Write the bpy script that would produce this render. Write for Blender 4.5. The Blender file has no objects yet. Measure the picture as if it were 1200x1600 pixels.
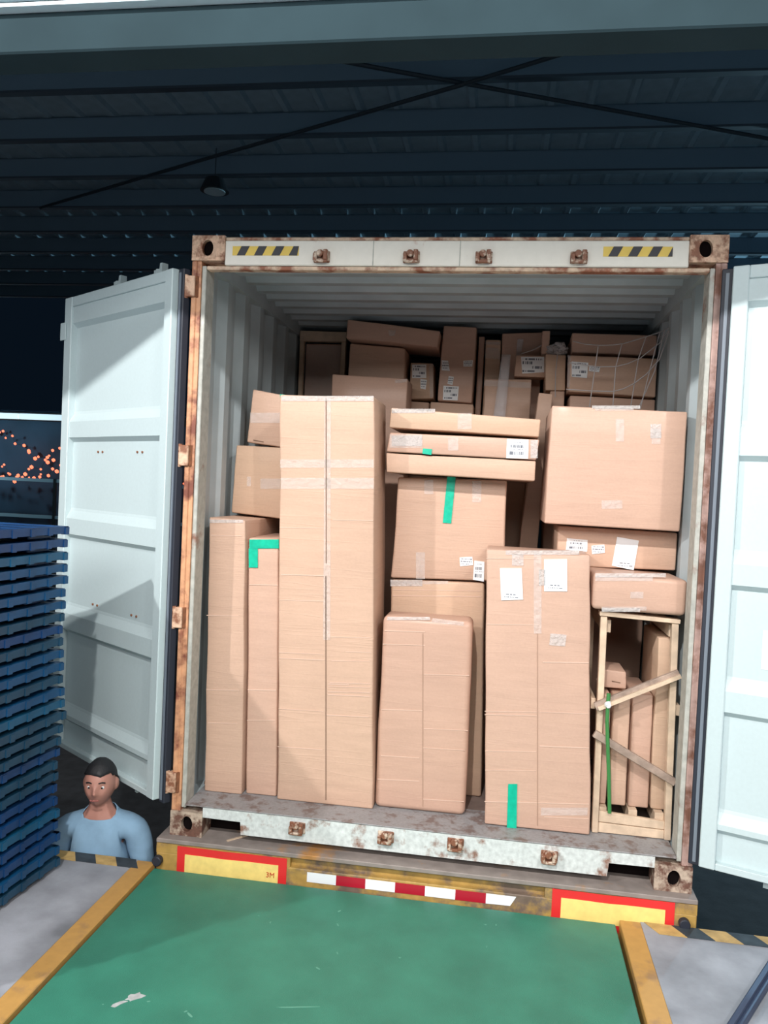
import bpy, bmesh, math, random
from mathutils import Vector, Matrix, noise
random.seed(7)
SC = bpy.context.scene
COL = SC.collection
# ------------------------------------------------------------------ camera
cam_d = bpy.data.cameras.new('camera')
cam = bpy.data.objects.new('camera', cam_d); COL.objects.link(cam); SC.camera = cam
cam_d.sensor_fit = 'VERTICAL'; cam_d.sensor_height = 24.0; cam_d.lens = 24.0 * 1250 / 1600
cam_d.clip_end = 300
YAW, PITCH, ROLL = -0.14767, -0.02984, 0.04590
fw = Vector((math.sin(YAW)*math.cos(PITCH), math.cos(YAW)*math.cos(PITCH), math.sin(PITCH)))
rt = fw.cross(Vector((0, 0, 1))).normalized(); up = rt.cross(fw)
r2 = rt*math.cos(ROLL) + up*math.sin(ROLL); u2 = -rt*math.sin(ROLL) + up*math.cos(ROLL)
cam.matrix_world = Matrix(((r2.x, u2.x, -fw.x, 1.529), (r2.y, u2.y, -fw.y, -3.674), (r2.z, u2.z, -fw.z, 1.734), (0, 0, 0, 1)))
# ------------------------------------------------------------------ world, lamps, exposure
wd = bpy.data.worlds.new('night_sky'); SC.world = wd; wd.use_nodes = True
bg = wd.node_tree.nodes['Background']; bg.inputs[0].default_value = (0.10, 0.22, 0.42, 1); bg.inputs[1].default_value = 0.02
SC.view_settings.view_transform = 'Standard'; SC.view_settings.look = 'None'
SC.view_settings.exposure = 0.22; SC.view_settings.gamma = 1.0; SC.view_settings.use_curve_mapping = False
def lamp(loc, power, col, rad=0.07):
    l = bpy.data.lights.new('lamp', 'POINT'); l.energy = power; l.color = col; l.shadow_soft_size = rad
    o = bpy.data.objects.new('lamp', l); o.location = loc; COL.objects.link(o)
COOL = (1.0, 0.98, 0.96)
for x, pw in ((-4.2, 1150), (0.9, 850), (4.1, 420)): lamp((x, -5.0, 5.3), pw, COOL)     # warehouse lamps, first row
al = bpy.data.lights.new('warehouse_fill', 'AREA'); al.shape = 'RECTANGLE'; al.size = 16; al.size_y = 3; al.energy = 950; al.color = COOL
ao = bpy.data.objects.new('warehouse_fill', al); COL.objects.link(ao); ao.location = (1.2, -10.5, 5.4); ao.rotation_euler = (math.radians(55), 0, 0)   # soft fill added for ambient light, in place of lamp rows further back
lamp((11, 16, 4.4), 3600, (0.45, 0.8, 1.0), 0.3); lamp((-19.5, 23.5, 3.4), 190, (0.5, 0.82, 1.0), 0.2)                                        # added blue light for the canopy underside; then a yard lamp at far left
# ------------------------------------------------------------------ materials
def mat(name, col, rough=0.6, metal=0.0, var=0.0, scale=6.0, bump=0.0, bscale=60.0, emit=None, estr=0.0, coat=0.0, spec=None, bdist=0.004):
    m = bpy.data.materials.new(name); m.use_nodes = True
    nt = m.node_tree; N = nt.nodes; L = nt.links; p = N['Principled BSDF']
    p.inputs['Base Color'].default_value = (*col, 1); p.inputs['Roughness'].default_value = rough; p.inputs['Metallic'].default_value = metal
    if spec is not None: p.inputs['Specular IOR Level'].default_value = spec
    if coat: p.inputs['Coat Weight'].default_value = coat; p.inputs['Coat Roughness'].default_value = 0.12
    tc = N.new('ShaderNodeTexCoord')
    if var:
        n = N.new('ShaderNodeTexNoise'); n.inputs['Scale'].default_value = scale; n.inputs['Detail'].default_value = 5
        L.new(tc.outputs['Object'], n.inputs['Vector'])
        r = N.new('ShaderNodeMapRange'); r.inputs['From Min'].default_value = 0.3; r.inputs['From Max'].default_value = 0.7
        r.inputs['To Min'].default_value = 1 - var; r.inputs['To Max'].default_value = 1 + var
        L.new(n.outputs['Fac'], r.inputs['Value'])
        mx = N.new('ShaderNodeVectorMath'); mx.operation = 'SCALE'; mx.inputs[0].default_value = col
        L.new(r.outputs[0], mx.inputs['Scale']); L.new(mx.outputs[0], p.inputs['Base Color'])
    if bump:
        n2 = N.new('ShaderNodeTexNoise'); n2.inputs['Scale'].default_value = bscale; n2.inputs['Detail'].default_value = 4
        L.new(tc.outputs['Object'], n2.inputs['Vector'])
        b = N.new('ShaderNodeBump'); b.inputs['Strength'].default_value = bump; b.inputs['Distance'].default_value = bdist
        L.new(n2.outputs['Fac'], b.inputs['Height']); L.new(b.outputs[0], p.inputs['Normal'])
    if emit: p.inputs['Emission Color'].default_value = (*emit, 1); p.inputs['Emission Strength'].default_value = estr
    return m
def worn(name, paint, rust, amount, scale=5.0, rough=0.55, detail=8, rel=0.4):
    """paint breaking up into rust; amount 0..1 is the share of rust"""
    m = mat(name, paint, rough); nt = m.node_tree; N = nt.nodes; L = nt.links; p = N['Principled BSDF']
    tc = N.new('ShaderNodeTexCoord'); n = N.new('ShaderNodeTexNoise'); n.inputs['Scale'].default_value = scale
    n.inputs['Detail'].default_value = detail; n.inputs['Roughness'].default_value = 0.62
    L.new(tc.outputs['Object'], n.inputs['Vector'])
    cr = N.new('ShaderNodeValToRGB'); e = cr.color_ramp.elements; c = 0.78 - 0.5*amount
    e[0].position = c - 0.05; e[0].color = (*paint, 1); e[1].position = c + 0.06; e[1].color = (*rust, 1)
    mid = cr.color_ramp.elements.new(c); mid.color = tuple(0.55*a + 0.45*b for a, b in zip(paint, rust)) + (1,)
    L.new(n.outputs['Fac'], cr.inputs[0])
    n2 = N.new('ShaderNodeTexNoise'); n2.inputs['Scale'].default_value = scale*5; n2.inputs['Detail'].default_value = 4
    L.new(tc.outputs['Object'], n2.inputs['Vector'])
    mr = N.new('ShaderNodeMapRange'); mr.inputs['To Min'].default_value = 1-rel; mr.inputs['To Max'].default_value = 1+rel
    L.new(n2.outputs['Fac'], mr.inputs['Value'])
    sc = N.new('ShaderNodeVectorMath'); sc.operation = 'SCALE'; L.new(cr.outputs[0], sc.inputs[0]); L.new(mr.outputs[0], sc.inputs['Scale'])
    L.new(sc.outputs[0], p.inputs['Base Color'])
    b = N.new('ShaderNodeBump'); b.inputs['Strength'].default_value = rel; b.inputs['Distance'].default_value = 0.004
    L.new(n.outputs['Fac'], b.inputs['Height']); L.new(b.outputs[0], p.inputs['Normal'])
    return m
def cardboard(name, col, film=0.15, crease=1.0, seed=0.0):
    """brown board: fine vertical flutes, a few pressed horizontal crease lines, stretch film gloss"""
    m = mat(name, col, 0.7); nt = m.node_tree; N = nt.nodes; L = nt.links; p = N['Principled BSDF']
    tc = N.new('ShaderNodeTexCoord'); add = N.new('ShaderNodeVectorMath'); add.inputs[1].default_value = (seed, seed*1.7, seed*0.6)
    L.new(tc.outputs['Object'], add.inputs[0])
    def nz(sx, sy, sz, sc, det):
        mp = N.new('ShaderNodeMapping'); mp.inputs['Scale'].default_value = (sx, sy, sz); L.new(add.outputs[0], mp.inputs[0])
        n = N.new('ShaderNodeTexNoise'); n.inputs['Scale'].default_value = sc; n.inputs['Detail'].default_value = det
        L.new(mp.outputs[0], n.inputs['Vector']); return n.outputs['Fac']
    blotch = nz(1, 1, 1, 3.0, 5); streak = nz(1.2, 1.2, 14, 2.2, 4); grain = nz(1, 1, 1, 90, 2)
    def mm(op, a, b):
        q = N.new('ShaderNodeMath'); q.operation = op
        for i, v in enumerate((a, b)):
            if isinstance(v, (int, float)): q.inputs[i].default_value = v
            else: L.new(v, q.inputs[i])
        return q.outputs[0]
    f = mm('ADD', mm('ADD', mm('MULTIPLY', blotch, 0.22), mm('MULTIPLY', streak, 0.14)), mm('MULTIPLY', grain, 0.10))
    f = mm('ADD', f, 0.77)
    s = N.new('ShaderNodeVectorMath'); s.operation = 'SCALE'; s.inputs[0].default_value = col; L.new(f, s.inputs['Scale'])
    L.new(s.outputs[0], p.inputs['Base Color'])
    line = nz(0.35, 0.35, 9, 2.0, 2)
    ridge = mm('SUBTRACT', 1.0, mm('MINIMUM', mm('MULTIPLY', mm('ABSOLUTE', mm('SUBTRACT', line, 0.5), 0), 55.0), 1.0))
    h = mm('ADD', mm('MULTIPLY', ridge, 0.8*crease), mm('MULTIPLY', nz(1, 1, 2.5, 7, 4), 1.1))
    b = N.new('ShaderNodeBump'); b.inputs['Strength'].default_value = 0.35; b.inputs['Distance'].default_value = 0.01
    L.new(h, b.inputs['Height']); L.new(b.outputs[0], p.inputs['Normal'])
    p.inputs['Coat Weight'].default_value = film; p.inputs['Coat Roughness'].default_value = 0.22
    return m
def film_mat(name, alpha, col=(0.9, 0.85, 0.82), wr=40.0):
    m = mat(name, col, 0.13, bump=1.0, bscale=wr, bdist=0.016); nt = m.node_tree; N = nt.nodes; L = nt.links; p = N['Principled BSDF']
    tr = N.new('ShaderNodeBsdfTransparent'); mx = N.new('ShaderNodeMixShader'); mx.inputs[0].default_value = alpha
    L.new(tr.outputs[0], mx.inputs[1]); L.new(p.outputs[0], mx.inputs[2]); L.new(mx.outputs[0], N['Material Output'].inputs[0])
    return m
def print_mat(name, bands, two=False):
    """white paper with printed rows; bands = (z0, z1, columns, density) in generated 0..1"""
    m = mat(name, (0.83, 0.84, 0.85), 0.6); nt = m.node_tree; N = nt.nodes; L = nt.links; p = N['Principled BSDF']
    tc = N.new('ShaderNodeTexCoord'); sp = N.new('ShaderNodeSeparateXYZ'); L.new(tc.outputs['Generated'], sp.inputs[0])
    def mm(op, a, b=0.0):
        q = N.new('ShaderNodeMath'); q.operation = op
        for i, v in enumerate((a, b)):
            if isinstance(v, (int, float)): q.inputs[i].default_value = v
            else: L.new(v, q.inputs[i])
        return q.outputs[0]
    x, z = sp.outputs['X'], sp.outputs['Z']; tot = None
    for i, (z0, z1, x0, x1, freq, dens) in enumerate(bands):
        w = N.new('ShaderNodeTexWhiteNoise'); w.noise_dimensions = '1D'
        L.new(mm('FLOOR', mm('ADD', mm('MULTIPLY', x, freq), i*37.3)), w.inputs['W'])
        k = mm('LESS_THAN', w.outputs['Value'], dens)
        for op, v, t in (('GREATER_THAN', z, z0), ('LESS_THAN', z, z1), ('GREATER_THAN', x, x0), ('LESS_THAN', x, x1)):
            k = mm('MULTIPLY', k, mm(op, v, t))
        tot = k if tot is None else mm('MAXIMUM', tot, k)
    mc = N.new('ShaderNodeMix'); mc.data_type = 'RGBA'; L.new(tot, mc.inputs[0])
    mc.inputs[6].default_value = (0.83, 0.84, 0.85, 1); mc.inputs[7].default_value = (0.16, 0.17, 0.2, 1)
    L.new(mc.outputs[2], p.inputs['Base Color']); return m
RUST = (0.22, 0.085, 0.04); ORANGE = (0.50, 0.20, 0.09)
M = dict(
 white=worn('door_paint', (0.50, 0.595, 0.61), (0.36, 0.32, 0.27), 0.0, 14.0, 0.5, rel=0.05),
 header=worn('header_paint', (0.80, 0.76, 0.68), (0.42, 0.17, 0.08), 0.22, 6.0, rel=0.06), headrust=worn('header_rust', (0.60, 0.45, 0.33), (0.26, 0.09, 0.045), 0.55, 8.0), keeper=worn('keeper_rust', (0.60, 0.48, 0.38), (0.22, 0.085, 0.045), 0.66, 28.0),
 sill=worn('sill_paint', (0.60, 0.63, 0.62), (0.26, 0.14, 0.10), 0.36, 9.0),
 casting=worn('casting_paint', (0.64, 0.42, 0.29), (0.24, 0.095, 0.05), 0.52, 14.0),
 castlow=worn('casting_low_paint', (0.46, 0.36, 0.28), (0.14, 0.065, 0.045), 0.58, 14.0),
 post=worn('post_rust', (0.60, 0.30, 0.16), (0.20, 0.06, 0.035), 0.5, 5.0),
 postpale=worn('post_pale', (0.42, 0.42, 0.38), (0.25, 0.12, 0.08), 0.25, 6.0),
 postpink=worn('post_pink', (0.47, 0.31, 0.27), (0.20, 0.09, 0.06), 0.5, 6.0),
 rust=mat('rust', RUST, 0.8, var=0.4, scale=30, bump=0.6),
 inner=mat('container_grey', (0.40, 0.46, 0.48), 0.5, var=0.12, scale=4),
 hole=mat('hole_shade_black', (0.008, 0.006, 0.006), 0.9, spec=0.0),  # black that paints the shade inside holes and notches
 plank=mat('plywood', (0.20, 0.15, 0.13), 0.7, var=0.3, scale=9),
 sillplate=worn('sill_plate', (0.27, 0.265, 0.27), (0.17, 0.13, 0.12), 0.45, 16.0, rel=0.25),
 rubber=mat('gasket_rubber', (0.018, 0.022, 0.035), 0.55),
 retainer=mat('gasket_retainer', (0.16, 0.19, 0.23), 0.5),
 hyellow=mat('hazard_yellow', (0.80, 0.56, 0.10), 0.5, var=0.1), hblack=mat('hazard_black', (0.025, 0.026, 0.035), 0.5),
 green=mat('green_tape', (0.0, 0.44, 0.28), 0.35, var=0.15, scale=30, bump=0.3, bscale=50),
 clear=film_mat('packing_tape', 0.17), film=film_mat('stretch_film', 0.30, (0.8, 0.78, 0.8), 25.0),
 crease=mat('crease_board', (0.66, 0.46, 0.36), 0.6), edgetape=film_mat('edge_tape', 0.30, (0.9, 0.86, 0.84), 70.0),
 seam=mat('carton_seam', (0.20, 0.12, 0.08), 0.8), faint=mat('carton_faint_seam', (0.38, 0.24, 0.17), 0.8),
 crumple=film_mat('crumpled_film', 0.55, (0.75, 0.7, 0.7), 60.0),
 paper=print_mat('paper_print', [(0.10, 0.13, 0.2, 0.8, 30, 0.6), (0.18, 0.21, 0.3, 0.7, 30, 0.6)]),
 label=print_mat('small_label_print', [(0.68, 0.8, 0.1, 0.9, 26, 0.6), (0.45, 0.55, 0.1, 0.9, 26, 0.6), (0.22, 0.3, 0.1, 0.7, 26, 0.6)]),
 label2=print_mat('wide_label_print', [(0.8, 0.9, 0.08, 0.92, 22, 0.7), (0.55, 0.72, 0.08, 0.5, 34, 0.5), (0.3, 0.45, 0.5, 0.9, 34, 0.6), (0.1, 0.2, 0.08, 0.6, 24, 0.6)]),
 barcode=print_mat('barcode_print', [(0.82, 0.85, 0.3, 0.8, 20, 0.6), (0.55, 0.7, 0.1, 0.9, 45, 0.5), (0.45, 0.48, 0.1, 0.9, 24, 0.6), (0.18, 0.36, 0.12, 0.85, 48, 0.5)]),
 wood=mat('pale_wood', (0.62, 0.47, 0.34), 0.65, var=0.18, scale=14, bump=0.3), wooddark=mat('grey_wood', (0.34, 0.25, 0.20), 0.7, var=0.3, scale=20, bump=0.3),
 strap=mat('green_strap', (0.05, 0.22, 0.06), 0.4), cord=mat('net_cord', (0.45, 0.42, 0.42), 0.7),
 plate=mat('green_floor_paint', (0.035, 0.20, 0.135), 0.45, var=0.14, scale=5, bump=0.35, bscale=220),
 chip=mat('bare_patch', (0.40, 0.42, 0.42), 0.7, var=0.2, scale=40), scratch=mat('scratch', (0.12, 0.33, 0.24), 0.7),
 curb=worn('yellow_curb', (0.50, 0.28, 0.08), (0.34, 0.20, 0.09), 0.35, 5.0, rel=0.15), steel=mat('plate_edge', (0.03, 0.035, 0.035), 0.6),
 concrete=mat('dock_concrete', (0.29, 0.305, 0.34), 0.75, var=0.42, scale=3.2, bump=0.3, bscale=60),
 asphalt=mat('asphalt', (0.03, 0.033, 0.038), 0.9, var=0.3, scale=8, bump=0.4),
 stripe=mat('edge_black', (0.035, 0.045, 0.055), 0.7, var=0.3, scale=20), stripey=mat('edge_yellow', (0.50, 0.33, 0.12), 0.7, var=0.25, scale=20),
 chassis=worn('chassis_yellow', (0.42, 0.26, 0.07), (0.17, 0.12, 0.09), 0.5, 5.0),
 ledge=worn('chassis_ledge', (0.26, 0.22, 0.20), (0.42, 0.20, 0.06), 0.36, 3.0),
 frame=mat('chassis_dark', (0.03, 0.028, 0.027), 0.8, var=0.3),
 rred=mat('reflector_red', (0.72, 0.03, 0.03), 0.4), ryellow=mat('reflector_yellow', (0.90, 0.68, 0.22), 0.35, var=0.08, scale=25),
 tred=mat('tape_red', (0.42, 0.012, 0.03), 0.35), twhite=mat('tape_white', (0.85, 0.87, 0.9), 0.35),
 logo=mat('logo_red', (0.55, 0.07, 0.03), 0.5), tyre=mat('tyre', (0.012, 0.012, 0.013), 0.85),
 lintel=mat('lintel_paint', (0.022, 0.040, 0.048), 0.85, var=0.12, scale=3, spec=0.1), flange=mat('lintel_flange', (0.62, 0.74, 0.78), 0.35), wallin=mat('wall_paint', (0.30, 0.36, 0.38), 0.7, var=0.1),
 deck=mat('roof_sheet', (0.30, 0.40, 0.46), 0.5, var=0.1), purlin=mat('purlin_paint', (0.13, 0.20, 0.26), 0.6), lipshade=mat('purlin_lip_shade', (0.05, 0.07, 0.09), 0.6), rod=mat('rod_dark', (0.02, 0.03, 0.04), 0.6),  # purlin lip darkened to draw the shadow line along each lower flange
 lampring=mat('lamp_ring', (0.02, 0.025, 0.03), 0.5), lampglass=mat('lamp_glass', (0.4, 0.48, 0.5), 0.3),
 bulb=mat('orange_bulb', (0.8, 0.2, 0.1), 0.4, emit=(1.0, 0.20, 0.10), estr=1.7), tube=mat('tube_glow', (0.8, 0.9, 0.95), 0.4, emit=(0.62, 0.80, 0.86), estr=0.75),
 rail=mat('rail_white', (0.55, 0.66, 0.70), 0.5), far=mat('far_wall', (0.05, 0.10, 0.15), 0.8, var=0.3, scale=0.4),
 skin=mat('skin', (0.46, 0.22, 0.17), 0.55), hair=mat('hair', (0.012, 0.012, 0.014), 0.6, bump=0.5, bscale=120), shirt=mat('shirt', (0.22, 0.36, 0.50), 0.85, var=0.1, scale=12, bump=0.5, bscale=14),
 trousers=mat('trousers', (0.03, 0.035, 0.05), 0.85), eye=mat('eye_white', (0.7, 0.7, 0.7), 0.2), iris=mat('iris', (0.02, 0.012, 0.01), 0.15), lip=mat('lip', (0.36, 0.12, 0.10), 0.5), shoe=mat('shoe', (0.02, 0.02, 0.022), 0.5),
 steelbar=mat('blue_steel', (0.05, 0.07, 0.13), 0.45, 0.3),
)
BLUES = [mat('pallet_blue_%d' % i, c, 0.42, var=0.2, scale=7) for i, c in enumerate([(0.004, 0.065, 0.17), (0.004, 0.045, 0.15), (0.006, 0.085, 0.18), (0.008, 0.055, 0.11)])]
CARDS = [cardboard('cardboard_%d' % i, c, f, k, i*3.1) for i, (c, f, k) in enumerate([
  ((0.55, 0.36, 0.265), 0.12, 0.15), ((0.56, 0.36, 0.27), 0.2, 0.1), ((0.575, 0.378, 0.275), 0.12, 0.2), ((0.53, 0.335, 0.25), 0.25, 0.1), ((0.55, 0.37, 0.258), 0.1, 0.15)])]
# ------------------------------------------------------------------ helpers
def bx(bm, x0, x1, y0, y1, z0, z1, rot=None):
    vs = [bm.verts.new((x, y, z)) for x in (x0, x1) for y in (y0, y1) for z in (z0, z1)]
    for f in ((0, 1, 3, 2), (4, 6, 7, 5), (0, 4, 5, 1), (2, 3, 7, 6), (0, 2, 6, 4), (1, 5, 7, 3)):
        bm.faces.new([vs[i] for i in f])
    if rot is not None: bmesh.ops.transform(bm, matrix=rot, verts=vs)
    return vs
def cyl(bm, p0, p1, r, n=10, r1=None):
    p0, p1 = Vector(p0), Vector(p1); d = (p1 - p0)
    q = d.to_track_quat('Z', 'Y').to_matrix().to_4x4(); q.translation = (p0 + p1)/2
    bmesh.ops.create_cone(bm, cap_ends=True, segments=n, radius1=r, radius2=r if r1 is None else r1, depth=d.length, matrix=q)
def tube(bm, pts, r, n=6):
    for a, b in zip(pts[:-1], pts[1:]): cyl(bm, a, b, r, n)
def prism(bm, loop, y0, y1):
    """closed x-z loop pushed from y0 to y1"""
    a = [bm.verts.new((x, y0, z)) for x, z in loop]; b = [bm.verts.new((x, y1, z)) for x, z in loop]
    n = len(loop)
    bm.faces.new(a); bm.faces.new(b[::-1])
    for i in range(n): bm.faces.new((a[i], b[i], b[(i+1) % n], a[(i+1) % n]))
    return a + b
def bev(bm, w, seg=2):
    bmesh.ops.bevel(bm, geom=list(bm.edges), offset=w, segments=seg, affect='EDGES', profile=0.6, clamp_overlap=True)
def obj(name, bm, m, parent=None, smooth=False, loc=None):
    bmesh.ops.recalc_face_normals(bm, faces=bm.faces)
    me = bpy.data.meshes.new(name); bm.to_mesh(me); bm.free()
    for k in (m if isinstance(m, (list, tuple)) else [m]): me.materials.append(k)
    if smooth:
        for p in me.polygons: p.use_smooth = True
    o = bpy.data.objects.new(name, me); COL.objects.link(o)
    if parent is not None: o.parent = parent
    if loc is not None: o.location = loc
    return o
def box(name, b, m, parent=None, bw=0.0, rot=None):
    bm = bmesh.new(); bx(bm, *b)
    if bw: bev(bm, bw, 1)
    if rot is not None: bmesh.ops.transform(bm, matrix=rot, verts=bm.verts)
    return obj(name, bm, m, parent)
def empty(name, loc=(0, 0, 0), rot=None):
    o = bpy.data.objects.new(name, None); COL.objects.link(o); o.location = loc
    if rot is not None: o.matrix_world = rot
    return o
def tag(o, label=None, cat=None, group=None, kind=None):
    if label: o['label'] = label
    if cat: o['category'] = cat
    if group: o['group'] = group
    if kind: o['kind'] = kind
    return o
def shell(bm, A, B, off):
    """thin sheet spanned by the two point rows A and B, with thickness vector off"""
    off = Vector(off); L = [[bm.verts.new(Vector(p) + o) for p in row] for o in (Vector((0, 0, 0)), off) for row in (A, B)]
    n = len(A)
    for k in range(n-1):
        bm.faces.new((L[0][k], L[1][k], L[1][k+1], L[0][k+1])); bm.faces.new((L[2][k], L[2][k+1], L[3][k+1], L[3][k]))
        bm.faces.new((L[0][k], L[0][k+1], L[2][k+1], L[2][k])); bm.faces.new((L[1][k], L[3][k], L[3][k+1], L[1][k+1]))
    for k in (0, n-1): bm.faces.new((L[0][k], L[2][k], L[3][k], L[1][k]))
def copy(o, parent=None, name=None):
    c = o.copy(); COL.objects.link(c)
    if parent is not None: c.parent = parent
    return c
# ------------------------------------------------------------------ setting: yard, dock, walls, canopy
FZ = -0.12; GZ = -1.40
tag(box('ground', (-60, 60, -0.09, 90, GZ-0.2, GZ), M['asphalt']), kind='structure')
bm = bmesh.new()
bx(bm, -9, -0.135, -9.5, -0.055, GZ-0.2, FZ); bx(bm, 2.215, 12, -9.5, -0.068, GZ-0.2, FZ)
bx(bm, -0.135, 2.215, -9.5, -2.6, GZ-0.2, FZ); bx(bm, -0.135, 2.215, -2.6, -0.35, GZ-0.2, -0.75)
floor = tag(obj('floor', bm, M['concrete']), kind='structure')
def edge_stripes(x0, x1, n):
    w = (x1-x0)/n
    for i in range(n):
        bm = bmesh.new(); a = x0 + i*w; s = 0.05; y0, y1 = (-0.14, -0.057) if x0 < 0 else (-0.155, -0.07)
        vs = [bm.verts.new(p) for p in ((a+s, y0, FZ+.001), (a+w+s, y0, FZ+.001), (a+w, y1, FZ+.001), (a, y1, FZ+.001), (a+s, y0, FZ+.003), (a+w+s, y0, FZ+.003), (a+w, y1, FZ+.003), (a, y1, FZ+.003))]
        for f in ((0, 3, 2, 1), (4, 5, 6, 7), (0, 1, 5, 4), (1, 2, 6, 5), (2, 3, 7, 6), (3, 0, 4, 7)): bm.faces.new([vs[k] for k in f])
        obj('edge_stripe', bm, M['stripe'] if i % 2 else M['stripey'], floor)
edge_stripes(-0.78, -0.145, 6); edge_stripes(2.23, 3.6, 12)
for i, (a, b) in enumerate(((-0.135, -0.045), (2.125, 2.215))):
    bm = bmesh.new(); bx(bm, a, b, -2.6, -0.06 if i == 0 else -0.075, GZ, FZ+0.002); bev(bm, 0.003, 1)
    tag(obj('trim_%d' % (i+1), bm, M['curb']), kind='structure')
PZ = -0.13
lev = empty('dock_leveler', (1.0, -1.3, PZ))
tag(lev, 'green painted steel loading plate between the yellow edges, in front of the container', 'loading plate')
bm = bmesh.new(); bx(bm, -1.035, 1.105, -1.25, 1.205, -0.05, 0); bev(bm, 0.003, 1)
obj('deck_plate', bm, M['plate'], lev)
bm = bmesh.new(); bx(bm, -1.03, 1.10, 1.12, 1.19, -0.30, -0.052); obj('front_skirt', bm, M['steel'], lev)
def flake(cx, cy, rx, ry, ang, n, m, name, h=0.0015, jag=0.35):
    bm = bmesh.new(); ring = []
    for k in range(n):
        t = 2*math.pi*k/n; r = 1 + random.uniform(-jag, jag); x, y = rx*r*math.cos(t), ry*r*math.sin(t)
        ring.append((cx + x*math.cos(ang) - y*math.sin(ang), cy + x*math.sin(ang) + y*math.cos(ang)))
    lo = [bm.verts.new((x, y, 0.0002)) for x, y in ring]; hi = [bm.verts.new((x, y, h)) for x, y in ring]
    bm.faces.new(hi); bm.faces.new(lo[::-1])
    for k in range(n): bm.faces.new((lo[k], lo[(k+1) % n], hi[(k+1) % n], hi[k]))
    return obj(name, bm, m, lev)
flake(-0.69, 0.29, 0.034, 0.022, 0.7, 14, M['chip'], 'bare_patch'); flake(-0.725, 0.245, 0.03, 0.009, 0.9, 9, M['chip'], 'bare_patch')
flake(-0.10, 0.365, 0.085, 0.003, 0.25, 10, M['scratch'], 'scratch', 0.0008); flake(-0.46, 0.24, 0.02, 0.005, -0.6, 8, M['scratch'], 'scratch', 0.0008)
for k in range(16): flake(random.uniform(-.9, .9), random.uniform(0.0, 1.1), random.uniform(.004, .011), random.uniform(.002, .005), random.uniform(0, 3), 7, M['scratch'], 'scuff', 0.0008)
# wall above the opening, added to keep lamplight off the canopy; lintel and jambs
tag(box('wall_front_added', (-9, 12, -1.16, -1.06, 3.40, 7.2), M['wallin']), kind='structure')
tag(box('wall_left', (-9.1, -9, -9.5, -1.0, FZ, 7.2), M['wallin']), kind='structure')
tag(box('wall_right', (12, 12.1, -9.5, -1.0, FZ, 7.2), M['wallin']), kind='structure')
lin = tag(box('trim_3', (-9, 12, -1.14, -1.0, 3.15, 3.285), M['lintel'], bw=0.006), kind='structure')
box('lintel_lip', (-9, 12, -1.175, -1.0, 3.285, 3.297), M['flange'], lin)
box('lintel_upper', (-9, 12, -1.13, -1.02, 3.297, 3.328), M['lintel'], lin)
box('lintel_flange', (-9, 12, -1.20, -1.02, 3.328, 3.42), M['flange'], lin, bw=0.006)
for i, x in enumerate((-6.4, 8.4)):
    tag(box('trim_%d' % (4+i), (x, x+0.3, -1.14, -1.0, FZ, 3.15), M['lintel']), kind='structure')
# canopy: ribbed sheets on purlins
RZ = 6.1
can = tag(box('ceiling', (-14, 16, -0.97, 14.2, RZ+0.10, RZ+0.13), M['deck']), kind='structure')
bm = bmesh.new(); w = 0.437
prof = [(0, 0), (0.09*w, 0), (0.16*w, -0.045), (0.30*w, -0.045), (0.37*w, 0), (w, 0)]
lo = [[bm.verts.new((x, y, RZ+z+0.05)) for x, z in prof] for y in (-0.97, 14.2)]; hi = [[bm.verts.new((x, y, RZ+z+0.052)) for x, z in prof] for y in (-0.97, 14.2)]
for k in range(5):
    bm.faces.new((lo[0][k], lo[0][k+1], lo[1][k+1], lo[1][k])); bm.faces.new((hi[0][k], hi[1][k], hi[1][k+1], hi[0][k+1]))
rs = obj('roof_sheet', bm, M['deck'], can); rs.location.x = -14
for k in range(1, 68):
    c = copy(rs, can); c.location.x = -14 + k*w
bm = bmesh.new(); bx(bm, -14, 16, 0, 0.012, -0.25, 0); bx(bm, -14, 16, 0, 0.07, -0.012, 0)
pu = obj('purlin', bm, M['purlin'], can)
bm = bmesh.new(); bx(bm, -14, 16, -0.012, 0.08, -0.275, -0.25); pl = obj('purlin_flange', bm, M['lipshade'], pu)
for k in range(12):
    c = pu if k == 0 else copy(pu, can)
    if k: copy(pl, c)
    c.location = (0, 4.41 + (k-3)*1.165, RZ)
bm = bmesh.new(); tube(bm, [(-5.6, 7.6, 5.72), (-2.359, 5.94, 5.72), (0.876, 4.319, 5.72), (4.0, 2.65, 5.72)], 0.022, 8); obj('brace_rod', bm, M['rod'], can)
bm = bmesh.new(); tube(bm, [(-2.4, 2.95, 5.78), (0.179, 4.072, 5.78), (2.748, 5.158, 5.78), (7.4, 7.13, 5.78)], 0.022, 8); obj('brace_rod', bm, M['rod'], can)
cl = empty('canopy_lamp', (-2.45, 6.55, 5.55)); tag(cl, 'unlit round lamp hanging under the dark canopy roof', 'lamp')
bm = bmesh.new(); cyl(bm, (0, 0, 0), (0, 0, 0.16), 0.19, 24, 0.12); obj('housing', bm, M['lampring'], cl)
bm = bmesh.new(); cyl(bm, (0, 0, -0.015), (0, 0, 0.001), 0.14, 24); obj('glass', bm, M['lampglass'], cl)
bm = bmesh.new(); cyl(bm, (0, 0, 0.16), (0, 0, 0.56), 0.006, 8); obj('stem', bm, M['lampring'], cl)
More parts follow.
